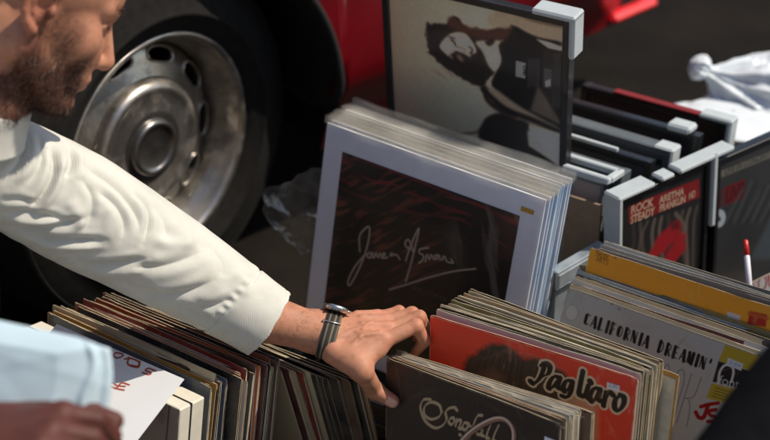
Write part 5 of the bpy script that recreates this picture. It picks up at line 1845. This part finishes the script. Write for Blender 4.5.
def strands(name, sel, nrm, count, ln, wd, dirn, mat, parent, seed, curl=.3, V=None):
    V = globals()['V'] if V is None else V
    rng = np.random.default_rng(seed)
    ids = rng.choice(len(V), count, p=sel / sel.sum())
    P0 = V[ids] + rng.normal(0, .0012, (count, 3)); N = nrm[ids]
    L = ln * rng.uniform(.6, 1.25, count)[:, None]
    D = N * .55 + dirn + rng.normal(0, curl, (count, 3)); D /= np.linalg.norm(D, axis=1)[:, None]
    D2 = D + (dirn - N * .2) * .9 + rng.normal(0, curl, (count, 3)); D2 /= np.linalg.norm(D2, axis=1)[:, None]
    S = np.cross(D, rng.normal(0, 1, (count, 3))); S /= np.linalg.norm(S, axis=1)[:, None] + 1e-9
    P0 = P0 - N * .0012
    P1 = P0 + D * L * .5; P2 = P1 + D2 * L * .5
    VV = np.stack([P0 - S * wd, P0 + S * wd, P1 + S * wd * .8, P1 - S * wd * .8, P2], 1).reshape(-1, 3)
    o = np.arange(count)[:, None] * 5
    F3 = np.concatenate([o + np.array([[0, 1, 2]]), o + np.array([[0, 2, 3]]), o + np.array([[3, 2, 4]])])
    col = np.repeat(srgb(66, 38, 28) * rng.uniform(.5, 1.5, (count, 1)), 5, 0)
    return link(name, mesh(name, VV, F3, col=np.clip(col, 0, 1)), parent, mat, True)


vn = np.zeros(len(V) * 3, np.float32); me.vertices.foreach_get('normal', vn); vn = vn.reshape(-1, 3)
MAT['hair'] = mk_attr('brown_hair', .45, bump=0)
strands('beard', (bm_ * ishead) ** 2 * smoothstep(.0, -.06, loc[:, 2]) + 1e-9, vn, 10000, .0095, .0002, -hu * .6 - hf * .2, MAT['hair'], man, 13)
strands('beard', (bm_ * ishead) ** 2 * smoothstep(.03, -.03, loc[:, 2]) + 1e-9 + .05 * bm_ * ishead, vn, 9000, .0065, .0002, -hu * .55 - hf * .25, MAT['hair'], man, 3)
strands('hair', scalp + 1e-9, vn, 9000, .016, .00025, -hf * .5 - hu * .1, MAT['hair'], man, 4, .2)
wl = (V - WR) @ unit(WR - EL)
aw = np.exp(-((wl + .03) / .035) ** 2) * (vn[:, 2] > -.2) * (~ishead) * (np.linalg.norm(V - WR, axis=1) < .12)
strands('arm_hair', aw + 1e-12, vn, 420, .010, .00011, unit(WR - EL) * .9, MAT['hair'], man, 8, .35)
# eyebrows and lashes
bw_ = ishead * np.exp(-((loc[:, 2] - .038) / .0045) ** 2) * (loc[:, 0] > .065) * (np.abs(np.abs(loc[:, 1]) - .03) < .022)
strands('eyebrow', bw_ + 1e-12, vn, 700, .008, .0002, hu * .1 - hf * .4, MAT['hair'], man, 5, .2)
ew = ishead * np.exp(-((loc[:, 2] - .013) / .0018) ** 2) * (loc[:, 0] > .072) * (np.abs(np.abs(loc[:, 1]) - .034) < .014)
for s_ in (-1, 1): strands('eyelashes', ew * (loc[:, 1] * s_ > 0) + 1e-14, vn, 80, .007, .0002, hf * 1.2 - hu * .3, MAT['hair'], man, 6, .1)

# ---- shirt -----------------------------------------------------------------------
m = NT('cream_rib_cotton')
m.set(Roughness=.85); m.b.inputs['Sheen Weight'].default_value = .15
uvn = m.n('UVMap'); mp = m.n('Mapping'); mp.inputs['Rotation'].default_value = (0, 0, rad(24))
m.l(uvn.outputs[0], mp.inputs[0])
wv = m.n('TexWave'); wv.inputs['Scale'].default_value = 125; wv.inputs['Distortion'].default_value = 1.0; wv.inputs['Detail'].default_value = 2; wv.inputs['Detail Scale'].default_value = 40
m.l(mp.outputs[0], wv.inputs['Vector'])
f = m.noise(26, 5, .6)
cl = m.ramp(f, [(.3, tuple(srgb(199, 199, 190))), (.7, tuple(srgb(214, 213, 204)))])
m.base(m.mix(m.ramp(wv.outputs[0], [(0, (.16, .16, .16)), (.6, (0, 0, 0))]), cl, (.42, .39, .33), 'MIX'))
m.bump(wv.outputs[0], .30, .0007)
MAT['shirt'] = m.m


def project(P):
    d = P - CAM
    fw = d @ _F0
    return 385 + FPX * (d @ AX_R) / fw, 220 - FPX * (d @ AX_U) / fw


def tube_surface(axis, radii, nr, na, e=1.0):
    """dense ring sweep; returns V grid (nr, na, 3), normals, arclength"""
    Ac = catmull(np.array(axis), 40); rr = catmull(np.stack([np.array(radii)] * 3, 1), 40)[:, 0]
    seg = np.r_[0, np.cumsum(np.linalg.norm(np.diff(Ac, axis=0), axis=1))]
    sv = np.linspace(0, seg[-1], nr)
    Ac = np.stack([np.interp(sv, seg, Ac[:, k]) for k in range(3)], 1); rr = np.interp(sv, seg, rr)
    T = np.gradient(Ac, axis=0); T /= np.linalg.norm(T, axis=1)[:, None]
    a0 = np.tile(-_F0, (nr, 1)); a0 = a0 - T * np.sum(a0 * T, 1)[:, None]; a0 /= np.linalg.norm(a0, axis=1)[:, None]
    b0 = np.cross(T, a0)
    q = np.linspace(0, 2 * math.pi, na, endpoint=False)
    N = a0[:, None] * np.cos(q)[None, :, None] + b0[:, None] * np.sin(q)[None, :, None]
    V = Ac[:, None] + N * rr[:, None, None]
    return V, N, sv, q, rr


FOLDS = [  # (pixel path, width px, depth m)
    ([(50, 146), (54, 160), (53, 175), (45, 192), (36, 203), (24, 211)], 3.4, -.0085), ([(60, 158), (60, 176), (52, 196), (40, 210)], 5, .004),
    ([(30, 130), (34, 150), (28, 170), (14, 186)], 4, .0035), ([(18, 128), (22, 148), (16, 166), (4, 178)], 3.2, -.004), ([(38, 136), (42, 152), (38, 170), (24, 186)], 3, -.003),
    ([(69, 146), (72, 160), (69, 170), (62, 178)], 3.2, -.006), ([(78, 152), (82, 168), (78, 182)], 5, .003),
    ([(84, 166), (104, 178), (122, 194), (136, 214), (140, 232)], 3.2, -.005), ([(96, 190), (114, 204), (124, 222), (122, 240)], 3.4, -.004), ([(80, 176), (92, 196), (90, 218), (80, 236)], 3.2, -.0035),
    ([(132, 190), (146, 204), (149, 222), (143, 244)], 2.8, -.0055), ([(150, 202), (164, 220), (168, 240)], 4, -.003),
    ([(0, 214), (26, 212), (50, 217), (72, 222)], 3.2, -.0045), ([(0, 200), (20, 200), (40, 206)], 3, -.003),
    ([(0, 226), (34, 230), (60, 225), (92, 216)], 3.4, -.006), ([(8, 219), (40, 223), (66, 220)], 3.4, .0035), ([(30, 235), (64, 240), (106, 240)], 3.2, -.0065), ([(30, 243), (66, 247), (104, 247)], 3, .003),
    ([(14, 241), (46, 250), (82, 253)], 3, -.005), ([(74, 264), (100, 265), (124, 263), (150, 258)], 3.4, -.006), ([(50, 258), (84, 259)], 2.6, -.003), ([(90, 272), (120, 274), (150, 270)], 3.6, .003),
    ([(130, 268), (155, 268), (179, 262), (204, 250)], 4.5, -.005), ([(138, 286), (160, 296), (190, 291), (214, 280)], 4, -.0055), ([(120, 282), (140, 292), (160, 300)], 3, -.003),
    ([(150, 238), (176, 244), (198, 238)], 6, .003), ([(168, 218), (186, 236), (188, 252)], 7, .0025), ([(205, 240), (222, 262), (222, 280)], 7, -.003), ([(196, 308), (214, 306), (236, 296)], 4, -.0045),
    ([(176, 302), (206, 318), (222, 326)], 3, -.003), ([(232, 270), (246, 284), (246, 300)], 6, .002), ([(104, 204), (110, 224), (102, 246)], 8, .003), ([(66, 200), (78, 214), (84, 232)], 7, .003)]


def fold_disp(V, N):
    x, y = project(V)
    vis = np.clip(-(N @ _F0) * 2.2 + .35, 0, 1)
    d = np.zeros(x.shape)
    for path, wd, amp in FOLDS:
        P = catmull(path, 5)
        lo, hi = P.min(0) - 4 * wd, P.max(0) + 4 * wd
        m_ = (x > lo[0]) & (x < hi[0]) & (y > lo[1]) & (y < hi[1])
        if not m_.any(): continue
        X, Y = x[m_], y[m_]
        best = np.full(X.shape, 1e9); bt = np.zeros(X.shape)
        for k_ in range(len(P) - 1):
            dd, t = _segd(X, Y, P[k_], P[k_ + 1])
            up = dd < best
            best = np.where(up, dd, best); bt = np.where(up, (k_ + t) / (len(P) - 1), bt)
        env = smoothstep(0, .22, bt) * smoothstep(1, .75, bt) * .85 + .15
        g = np.exp(-(best / wd) ** 2) if amp > 0 else .35 * np.exp(-(best / wd) ** 2) + .65 * np.exp(-1.25 * best / wd)
        shoulder = np.exp(-((best - 2.1 * wd) / (1.2 * wd)) ** 2) * (-.28)
        d[m_] += 1.0 * amp * env * (g + shoulder)
    return d * vis


arm_px = [(-150, 128, 1.95, 78), (-70, 146, 1.96, 66), (5, 172, 1.98, 57), (60, 199, 2.005, 58), (110, 227, 2.035, 55), (165, 258, 2.07, 49), (215, 289, 2.10, 43), (250, 312, 2.11, 38.5), (268, 324, 2.115, 37)]
axp = [at(*p[:3]) for p in arm_px]; axr = [p[3] / FPX * p[2] for p in arm_px]
VS, NS_, sv, qa, rr = tube_surface(axp, axr, 420, 360)
Pn = VS
disp = fold_disp(VS, NS_)
disp += .0022 * (fbm(Pn, 22, 3, 3) - .5) + .005 * (fbm(Pn, 9, 6, 2) - .5)
xx, yy = project(VS)
# cuff seam and the puckers above it
L = sv[-1]
sr = (sv[:, None] - (L - .062)) + .010 * np.sin(qa)[None, :]
disp += -.0016 * np.exp(-(sr / .0016) ** 2) + .0011 * np.exp(-((sr + .008) / .007) ** 2) * np.sin(qa * 23 + 2 * np.sin(qa * 3))[None, :] + .0012 * smoothstep(0, .004, sr)
disp += -.0009 * np.exp(-((sv[:, None] - (L - .006)) / .0011) ** 2)
VS = VS + NS_ * disp[..., None]
nr, na = VS.shape[:2]
uvg = np.stack(np.broadcast_arrays(sv[:, None], (qa * .065)[None, :]), -1)
# turned-in hem at the wrist
hem = []
for k_, (dl, dr) in enumerate(((.0012, -.0006), (.0016, -.002), (.0008, -.0034), (-.02, -.0045))):
    T_ = unit(axp[-1] - axp[-2])
    hem.append(VS[-1] + T_ * (dl + .0012 * np.sin(qa * 3 + 1) + .0006 * np.sin(qa * 11))[:, None] + NS_[-1] * (dr + .0009 * np.sin(qa * 5))[:, None])
VS = np.concatenate([VS, np.array(hem)]); uvg = np.concatenate([uvg, np.repeat(uvg[-1:], 4, 0)])


def grid_faces(nr, na):
    i = np.arange(nr * na).reshape(nr, na); j = np.roll(i, -1, 1)
    return np.stack([i[:-1], i[1:], j[1:], j[:-1]], -1).reshape(-1, 4)


VV, FF, UU = [VS.reshape(-1, 3)], [grid_faces(nr + 4, na)], [uvg.reshape(-1, 2)]
# trunk of the shirt and the other sleeve, running out of the frame
WAIST = at(-330, 330, 2.0)
T2, N2, s2, q2, r2 = tube_surface([NB + ct * .004, at(-70, 135, 1.92), at(-150, 180, 1.95), at(-250, 260, 1.98), WAIST], [.074, .098, .135, .16, .165], 90, 160)
T2 = T2 + N2 * (.010 * (fbm(T2, 10, 2, 3) - .5))[..., None]
n0 = len(VV[0]); VV.append(T2.reshape(-1, 3)); FF.append(grid_faces(90, 160) + n0); UU.append(np.stack(np.broadcast_arrays(s2[:, None], (q2 * .13)[None, :]), -1).reshape(-1, 2))
T3, N3, s3, q3, r3 = tube_surface([at(-150, 150, 1.80), at(-210, 160, 1.70), at(-260, 290, 1.70), at(-190, 400, 1.72)], [.09, .08, .062, .05], 80, 120)
n0 += len(VV[1]); VV.append(T3.reshape(-1, 3)); FF.append(grid_faces(80, 120) + n0); UU.append(np.stack(np.broadcast_arrays(s3[:, None], (q3 * .07)[None, :]), -1).reshape(-1, 2))
shirt = link('shirt', mesh('shirt', np.concatenate(VV), np.concatenate(FF), uv=np.concatenate(UU)), man, MAT['shirt'], True)
shirt['label'] = 'cream ribbed cotton shirt with a stitched cuff'
# collar: a folded band round the neck
ca = unit(np.cross(ct, [0, 0, 1])); cb_ = np.cross(ct, ca)
cen = NB + ct * .004
V_, F_ = [], []
prof = [(.066, .028), (.060, .004), (.058, -.012), (.060, -.020), (.064, -.020), (.068, -.008), (.076, .012), (.084, .030), (.086, .033), (.083, .034)]
na_ = 90
for k_ in range(na_):
    q = 2 * math.pi * k_ / na_
    rdir = ca * math.cos(q) + cb_ * math.sin(q)
    for r_, t_ in prof: V_.append(cen + rdir * (r_ + .0015 * math.sin(5 * q)) + ct * (t_ + .002 * math.sin(3 * q)))
mp_ = len(prof)
for k_ in range(na_):
    for j in range(mp_ - 1): F_.append((k_ * mp_ + j, k_ * mp_ + j + 1, ((k_ + 1) % na_) * mp_ + j + 1, ((k_ + 1) % na_) * mp_ + j))
link('collar', mesh('collar', V_, F_, uv=[(v[0], v[2]) for v in V_]), man, MAT['shirt'], True)
# trousers
MAT['denim'] = simple('dark_navy_cloth', (.006, .0065, .010), .95, spec=.08, var=.3, scale=90, bump=.2)
KN = at(-52, 266, 1.98)
g0 = KN + np.array([-.12, -.02, 0]); g0[2] = .08
P1, N1, s1, q1, r1 = tube_surface([WAIST, at(-200, 295, 1.98), KN, KN * .5 + g0 * .5 + np.array([.01, 0, 0]), g0], [.13, .085, .058, .056, .055], 120, 90)
P1 = P1 + N1 * (.010 * (fbm(P1, 14, 5, 3) - .5))[..., None]
kn2 = at(-330, 400, 1.75); g1 = kn2 + np.array([-.05, 0, 0]); g1[2] = .08
P2, N2_, s2_, q2_, r2_ = tube_surface([WAIST, WAIST * .5 + kn2 * .5, kn2, kn2 * .5 + g1 * .5, g1], [.13, .085, .062, .056, .055], 80, 60)
link('trousers', mesh('trousers', np.concatenate([P1.reshape(-1, 3), P2.reshape(-1, 3)]), np.concatenate([grid_faces(120, 90), grid_faces(80, 60) + P1.size // 3])), man, MAT['denim'], True)
for gp in (g0, g1):
    fs = Field(gp - np.array([.15, .12, .09]), gp + np.array([.24, .12, .08]), .005)
    fs.cap(gp + np.array([-.03, 0, -.03]), gp + np.array([.14, 0, -.045]), .045, .034, .03); fs.cap(gp, gp + np.array([0, 0, .03]), .05, .05, .02)
    v_, f_ = fs.mesh(); v_[:, 2] = np.maximum(v_[:, 2], .001)
    link('shoe', mesh('shoe', v_, f_), man, simple('brown_shoe', (.06, .035, .02), .4), True)

# ---- wristwatch ---------------------------------------------------------------------
Wc = at(329, 335, 2.126)
wax = unit(at(378, 347, 2.118) - at(268, 318, 2.12))
wd_ = unit(at(334, 309, 2.15) - Wc) - .42 * _F0; wd_ = unit(wd_ - wax * np.dot(wd_, wax)); ws = np.cross(wax, wd_)
watch = empty('wristwatch')
MW = Matrix(((ws[0], wax[0], wd_[0], Wc[0]), (ws[1], wax[1], wd_[1], Wc[1]), (ws[2], wax[2], wd_[2], Wc[2]), (0, 0, 0, 1)))
watch.matrix_world = MW


def wrist_r(dv):
    t_ = np.linspace(.010, .060, 120)
    P = Wc + t_[:, None] * dv
    ii = np.clip(np.round((P - fld.lo) / fld.vox).astype(int), 0, np.array(fld.F.shape) - 1)
    f_ = fld.F[tuple(ii.T)]
    out = np.flatnonzero(f_ > 0)
    k_ = out[0] if len(out) else 0
    if k_ > 0: return t_[k_ - 1] + (t_[k_] - t_[k_ - 1]) * f_[k_ - 1] / (f_[k_ - 1] - f_[k_])
    return t_[k_]


QW = np.linspace(0, 2 * math.pi, 97)
WRAD = np.array([max(wrist_r(ws * math.sin(q) + wd_ * math.cos(q) + wax * o_) for o_ in (-.010, 0, .010)) for q in QW])
WRAD = np.minimum(WRAD, np.median(WRAD) * 1.35)
for _ in range(10): WRAD = np.r_[WRAD[:-1], WRAD[0]]; WRAD = .5 * WRAD + .25 * np.r_[WRAD[-2], WRAD[:-1]] + .25 * np.r_[WRAD[1:], WRAD[1]]
WRAD = WRAD + .0008
wr_ = lambda q: float(np.interp(q % (2 * math.pi), QW, WRAD))
RZw = WRAD[0]
m = NT('striped_strap')
tc = m.n('TexCoord'); sx = m.n('SeparateXYZ'); m.l(tc.outputs['Object'], sx.inputs[0])
ab = m.n('Math', operation='ABSOLUTE'); m.l(sx.outputs[1], ab.inputs[0])
dv = m.n('Math', operation='DIVIDE'); m.l(ab.outputs[0], dv.inputs[0]); dv.inputs[1].default_value = .0115
r_ = m.ramp(dv.outputs[0], [(0, (.020, .018, .016)), (.22, (.020, .018, .016)), (.27, (.17, .135, .085)), (.42, (.17, .135, .085)), (.47, (.022, .020, .018)), (.80, (.022, .020, .018)), (.84, (.12, .10, .07)), (1, (.10, .085, .06))])
r_.node.color_ramp.interpolation = 'LINEAR'
m.base(r_); m.set(Roughness=.8); m.bump(m.noise(1400, 2), .4, .0004)
V_, F_ = [], []
for k_ in range(97):
    q = 2 * math.pi * k_ / 96
    for y, dr in ((-.0112, 0), (-.0108, .0013), (0, .0016), (.0108, .0013), (.0112, 0)):
        V_.append(((wr_(q) + dr) * math.sin(q), y + .0012 * math.sin(q), (wr_(q) + dr) * math.cos(q)))
for k_ in range(96):
    for j in range(4): F_.append((k_ * 5 + j, (k_ + 1) * 5 + j, (k_ + 1) * 5 + j + 1, k_ * 5 + j + 1))
link('strap', mesh('strap', V_, F_), watch, m.m, True, local=True)
MT = Matrix.Translation((0, 0, RZw + .001)) @ Matrix.Rotation(math.pi / 2, 4, 'X')       # lathe axis y -> z
mb = MB(); mb.lathe([(.0001, -.0005), (.0165, -.0005), (.0185, .0012), (.0190, .004), (.0185, .0062), (.0175, .0072), (.0166, .0078), (.0158, .0072), (.0156, .0060)], 64, M=MT)
for sx_ in (-1, 1):
    for sy_ in (-1, 1):
        mb.box((sx_ * .0178 - .003, sy_ * .0105 - .0013, RZw + .001), (sx_ * .0178 + .0046, sy_ * .0105 + .0013, RZw + .0055), bev=.0007)
mb.tube([(0, .0185, RZw + .0045), (0, .0215, RZw + .0045)], .0024, 12)
mb.obj('case', MAT['metal'], watch, True, local=True).data.set_sharp_from_angle(angle=rad(35))
mb = MB(); mb.lathe([(.0002, .0058), (.0157, .0058)], 48, M=MT); mb.obj('dial', simple('dark_dial', (.02, .02, .022), .3), watch, local=True)
mb = MB()
for k_ in range(12):
    mb.box((-.0004, .0115, RZw + .0070), (.0004, .0140, RZw + .0073), M=Matrix.Rotation(k_ * math.pi / 6, 4, 'Z'))
mb.obj('hour_markers', MAT['white_card'], watch, local=True)['kind'] = 'stuff'
mb = MB(); mb.box((-.0005, -.002, RZw + .0073), (.0005, .009, RZw + .0076), M=Matrix.Rotation(.6, 4, 'Z')); mb.obj('hour_hand', MAT['metal'], watch, local=True)
mb = MB(); mb.box((-.0004, -.002, RZw + .0077), (.0004, .013, RZw + .0079), M=Matrix.Rotation(-1.3, 4, 'Z')); mb.obj('minute_hand', MAT['metal'], watch, local=True)
mb = MB(); mb.lathe([(.0002, .0087), (.008, .0084), (.0155, .0074)], 48, M=MT); mb.obj('crystal', MAT['pane'], watch, True, local=True)
for q in (.15, -3.2):
    mb = MB()
    P_ = []
    for y, dr in ((-.0130, .0004), (-.0124, .0028), (.0124, .0028), (.0130, .0004)):
        P_.append(((wr_(q + 1.0) + dr) * math.sin(q + 1.0), y, (wr_(q + 1.0) + dr) * math.cos(q + 1.0)))
    mb.tube(P_, .0011, 8); mb.obj('keeper', MAT['metal'], watch, True, local=True)
tag(watch, 'silver wristwatch on a striped fabric strap round the left wrist', 'wristwatch')

# ---- second person: dark hand holding a blue bag at the lower left --------------------
D0 = 1.50
f2_ = Field(at(-140, 420, D0) - .22, at(60, 430, D0) + np.array([.16, .14, .16]), .0026)
pw = at(-60, 470, D0 - .02)
f2_.chain([at(-330, 600, D0 - .05), at(-190, 540, D0 - .04), pw], [.048, .042, .030], .02)
kn = [at(62, 416, D0 + .0), at(52, 432, D0 - .03), at(40, 448, D0 - .05), at(24, 462, D0 - .07)]
for j, k_ in enumerate(kn): f2_.cap(pw + np.array([0, 0, .004 * (2 - j)]), k_, .026, .0165 - .001 * j, .016)
tips = [[kn[0], at(96, 420, D0 + .012), at(112, 436, D0 + .035), at(98, 450, D0 + .05)], [kn[1], at(92, 438, D0 - .012), at(106, 454, D0 + .01), at(92, 466, D0 + .03)],
        [kn[2], at(78, 456, D0 - .035), at(92, 472, D0 - .01), at(78, 482, D0 + .01)], [kn[3], at(58, 472, D0 - .055), at(72, 484, D0 - .03), at(62, 494, D0 - .01)]]
for P_ in tips: f2_.chain(P_, [.0145, .0115, .0100, .0080], .003)
tb = [at(10, 425, D0 + .03), at(52, 412, D0 + .045), at(88, 414, D0 + .05), at(114, 421, D0 + .052)]
f2_.chain(tb, [.021, .0165, .0135, .0105], .006)
f2_.cap(at(0, 424, D0 + .01), at(58, 420, D0 + .02), .022, .012, .016)
v2, q2f = f2_.mesh()
c2 = srgb(84, 46, 39) * (.75 + .5 * fbm(v2, 50, 3, 4))[:, None]
p2 = link('person', mesh('person', v2, q2f, col=np.clip(c2, 0, 1)), None, MAT['skin'], True)
tag(p2, 'brown hand and forearm reaching in at the lower left, holding a pale blue bag', 'person', 'people browsing the records')
SL, NLs, sls, qls, rls = tube_surface([at(-600, 760, D0 - .1), at(-330, 600, D0 - .05), at(-200, 545, D0 - .04)], [.075, .064, .056], 60, 80)
link('sleeve', mesh('sleeve', (SL + NLs * (.006 * (fbm(SL, 16, 2, 3) - .5))[..., None]).reshape(-1, 3), grid_faces(60, 80)), p2, MAT['denim'], True)
# the bag: two skins with a crease near the right edge
nx, nz = 90, 60
outl = lambda u, v: np.array([-110 + 220 * u + (1 - v) * 0 - 4 * (1 - u) + 3 * math.sin(v * 5), (296 + 48 * u + 10 * max(0, u - .85) * 3) * (1 - v) + (436 + 4 * u - 8 * u) * v])
V_ = []
for side in (0, 1):
    for j in range(nz):
        for i in range(nx):
            u, v = i / (nx - 1), j / (nz - 1)
            p = outl(u, v)
            edge = min(u, 1 - u, v * 1.2 + .0, 1 - v) * 4; bul = .024 * min(1, max(edge, 0)) ** .6
            cr = .45 * (.010 * math.exp(-((u - .90 - .02 * math.sin(v * 7)) / .018) ** 2) - .008 * math.exp(-((u - .95) / .02) ** 2) + .0014 * math.exp(-((u * .7 + v - .75) / .06) ** 2) + .001 * math.exp(-((v - .35 * u - .12) / .06) ** 2))
            V_.append(at(p[0], p[1], D0 + .055 + (bul if side else -bul - cr)))
V_ = np.array(V_)
V_ += (.004 * (fbm(V_, 18, 4, 3) - .5))[:, None] * -_F0
i = np.arange(nx * nz).reshape(nz, nx)
FF = np.stack([i[:-1, :-1], i[1:, :-1], i[1:, 1:], i[:-1, 1:]], -1).reshape(-1, 4)
MAT['blue_paper'] = simple('pale_blue_plastic', srgb(184, 204, 214), .65, spec=.25, var=.06, scale=14, bump=.1)
bag = link('paper_bag', mesh('paper_bag', V_, np.concatenate([FF, FF[:, ::-1] + nx * nz])), None, MAT['blue_paper'], True)
tag(bag, 'smooth pale blue bag held over the long row at the lower left', 'bag')

# ---- third person: crouching at the right, only a black sleeve crosses the corner ---------
D1 = 1.52
aA, aB, aC = at(1010, 180, D1 + .05), at(823, 394, D1), at(720, 512, D1 - .06)
T3c = aA + np.array([.20, .10, -.05]); HIP = T3c + np.array([.10, .06, -.36]); NK3 = T3c + np.array([-.05, .02, .18])
ff3 = unit([-.82, .30, -.48]); fl3 = unit(np.cross([0, 0, 1], ff3)); fu3 = np.cross(ff3, fl3); R3 = np.stack([ff3, fl3, fu3], 1)
O3 = NK3 + np.array([-.05, .02, .12])
H3 = lambda x, y, z: O3 + R3 @ np.array([x, y, z])
hd3 = aC + np.array([-.09, -.07, .0])
lo_, hi_ = np.minimum(hd3, HIP) - .2, np.maximum(O3, HIP) + .22
lo_[2] = max(lo_[2], .2)
f3_ = Field(lo_, hi_, .0042)
f3_.chain([T3c + np.array([0, 0, .08]), aA, aB, aC, hd3], [.06, .058, .046, .036, .026], .03)
f3_.cap(T3c, HIP, .105, .10, .04); f3_.cap(T3c + np.array([0, 0, .06]), NK3, .07, .055, .03); f3_.cap(NK3, H3(-.02, 0, -.03), .055, .055, .02)
head_shape(f3_, H3, R3)
hx = unit(hd3 - aC); hy = unit(np.cross(hx, [0, 0, 1])); hz = np.cross(hy, hx)
for j in range(4):
    m0 = hd3 + hx * .075 + hy * (.030 - .020 * j)
    f3_.cap(hd3 + hy * (.012 - .008 * j), m0, .020, .014, .012)
    f3_.chain([m0, m0 + hx * .036 - hz * .012, m0 + hx * .052 - hz * .036, m0 + hx * .044 - hz * .056], [.0115, .010, .009, .0075], .003)
f3_.chain([hd3 + hy * .015, hd3 + hx * .03 + hy * .045, hd3 + hx * .066 + hy * .055 - hz * .01, hd3 + hx * .09 + hy * .05 - hz * .02], [.019, .015, .012, .0095], .006)
v3, q3f = f3_.mesh()
c3 = srgb(190, 138, 112) * (.85 + .3 * fbm(v3, 60, 5, 4))[:, None]
l3 = (v3 - O3) @ R3
hm3 = ((l3[:, 2] > -.05) & (np.abs(l3[:, 1]) < .1) & (l3[:, 0] > -.12))
sc3 = np.maximum(smoothstep(.045, .06, l3[:, 2] - .35 * np.maximum(l3[:, 0], 0)), smoothstep(-.02, -.05, l3[:, 0]) * smoothstep(-.04, -.01, l3[:, 2])) * hm3
c3 = c3 * (1 - .85 * sc3[:, None]) + srgb(34, 26, 24) * .85 * sc3[:, None]
m3 = mesh('person', v3, q3f, col=np.clip(c3, 0, 1))
p3 = link('person', m3, None, MAT['skin'], True)
tag(p3, 'person in black clothing whose sleeve blocks the lower right corner', 'person', 'people browsing the records')
vn3 = np.zeros(len(v3) * 3, np.float32); m3.vertices.foreach_get('normal', vn3); vn3 = vn3.reshape(-1, 3)
strands('hair', sc3 + 1e-9, vn3, 9000, .022, .0004, -ff3 * .4 - fu3 * .3, MAT['hair'], p3, 14, .25, V=v3)
MAT['black_cloth'] = simple('black_cloth', (.006, .006, .0075), .9, spec=.1, var=.35, scale=120, bump=.3)
SL, NLs, sls, qls, rls = tube_surface([T3c + np.array([.02, .0, .05]), at(1010, 180, D1 + .05), at(910, 292, D1 + .03), aB, at(770, 455, D1 - .03), aC], [.085, .082, .076, .0715, .068, .058], 160, 120)
SL = SL + NLs * (.010 * (fbm(SL, 12, 2, 3) - .5))[..., None]
TK, NT_, st_, qt_, rt_ = tube_surface([NK3 + np.array([0, 0, .01]), T3c + np.array([0, 0, .06]), T3c * .5 + HIP * .5, HIP, HIP - np.array([0, 0, .04])], [.066, .135, .155, .15, .03], 100, 110)
TK = TK + NT_ * (.014 * (fbm(TK, 9, 4, 3) - .5))[..., None]
OT = T3c + np.array([.06, .17, .06])
S2, N2b, s2b, q2b, r2b = tube_surface([T3c + np.array([.03, .05, .06]), OT, OT + np.array([-.03, .10, -.22]), OT + np.array([-.16, .02, -.36])], [.085, .08, .065, .05], 70, 80)
link('jacket', mesh('jacket', np.concatenate([SL.reshape(-1, 3), TK.reshape(-1, 3), S2.reshape(-1, 3)]), np.concatenate([grid_faces(160, 120), grid_faces(100, 110) + 160 * 120, grid_faces(70, 80) + 160 * 120 + 100 * 110])), p3, MAT['black_cloth'], True)
VVs, FFs, o_ = [], [], 0
for sy in (-1, 1):
    kn3 = HIP + np.array([-.30, .11 * sy - .16, .06]); an = kn3 + np.array([.06, .02, 0]); an[2] = .07
    Lg, Ng, sg, qg, rg_ = tube_surface([HIP, HIP * .5 + kn3 * .5, kn3, kn3 * .5 + an * .5, an], [.11, .085, .062, .056, .054], 80, 60)
    VVs.append(Lg.reshape(-1, 3)); FFs.append(grid_faces(80, 60) + o_); o_ += 80 * 60
    fs = Field(an - np.array([.28, .12, .07]), an + np.array([.15, .12, .08]), .006)
    fs.cap(an + np.array([.03, 0, -.03]), an + np.array([-.15, 0, -.04]), .042, .032, .03); fs.cap(an, an + np.array([0, 0, .03]), .05, .05, .02)
    v_, f_ = fs.mesh(); v_[:, 2] = np.maximum(v_[:, 2], .001)
    link('shoe', mesh('shoe', v_, f_), p3, simple('black_shoe', (.015, .015, .015), .4), True)
link('trousers', mesh('trousers', np.concatenate(VVs), np.concatenate(FFs)), p3, MAT['denim'], True)
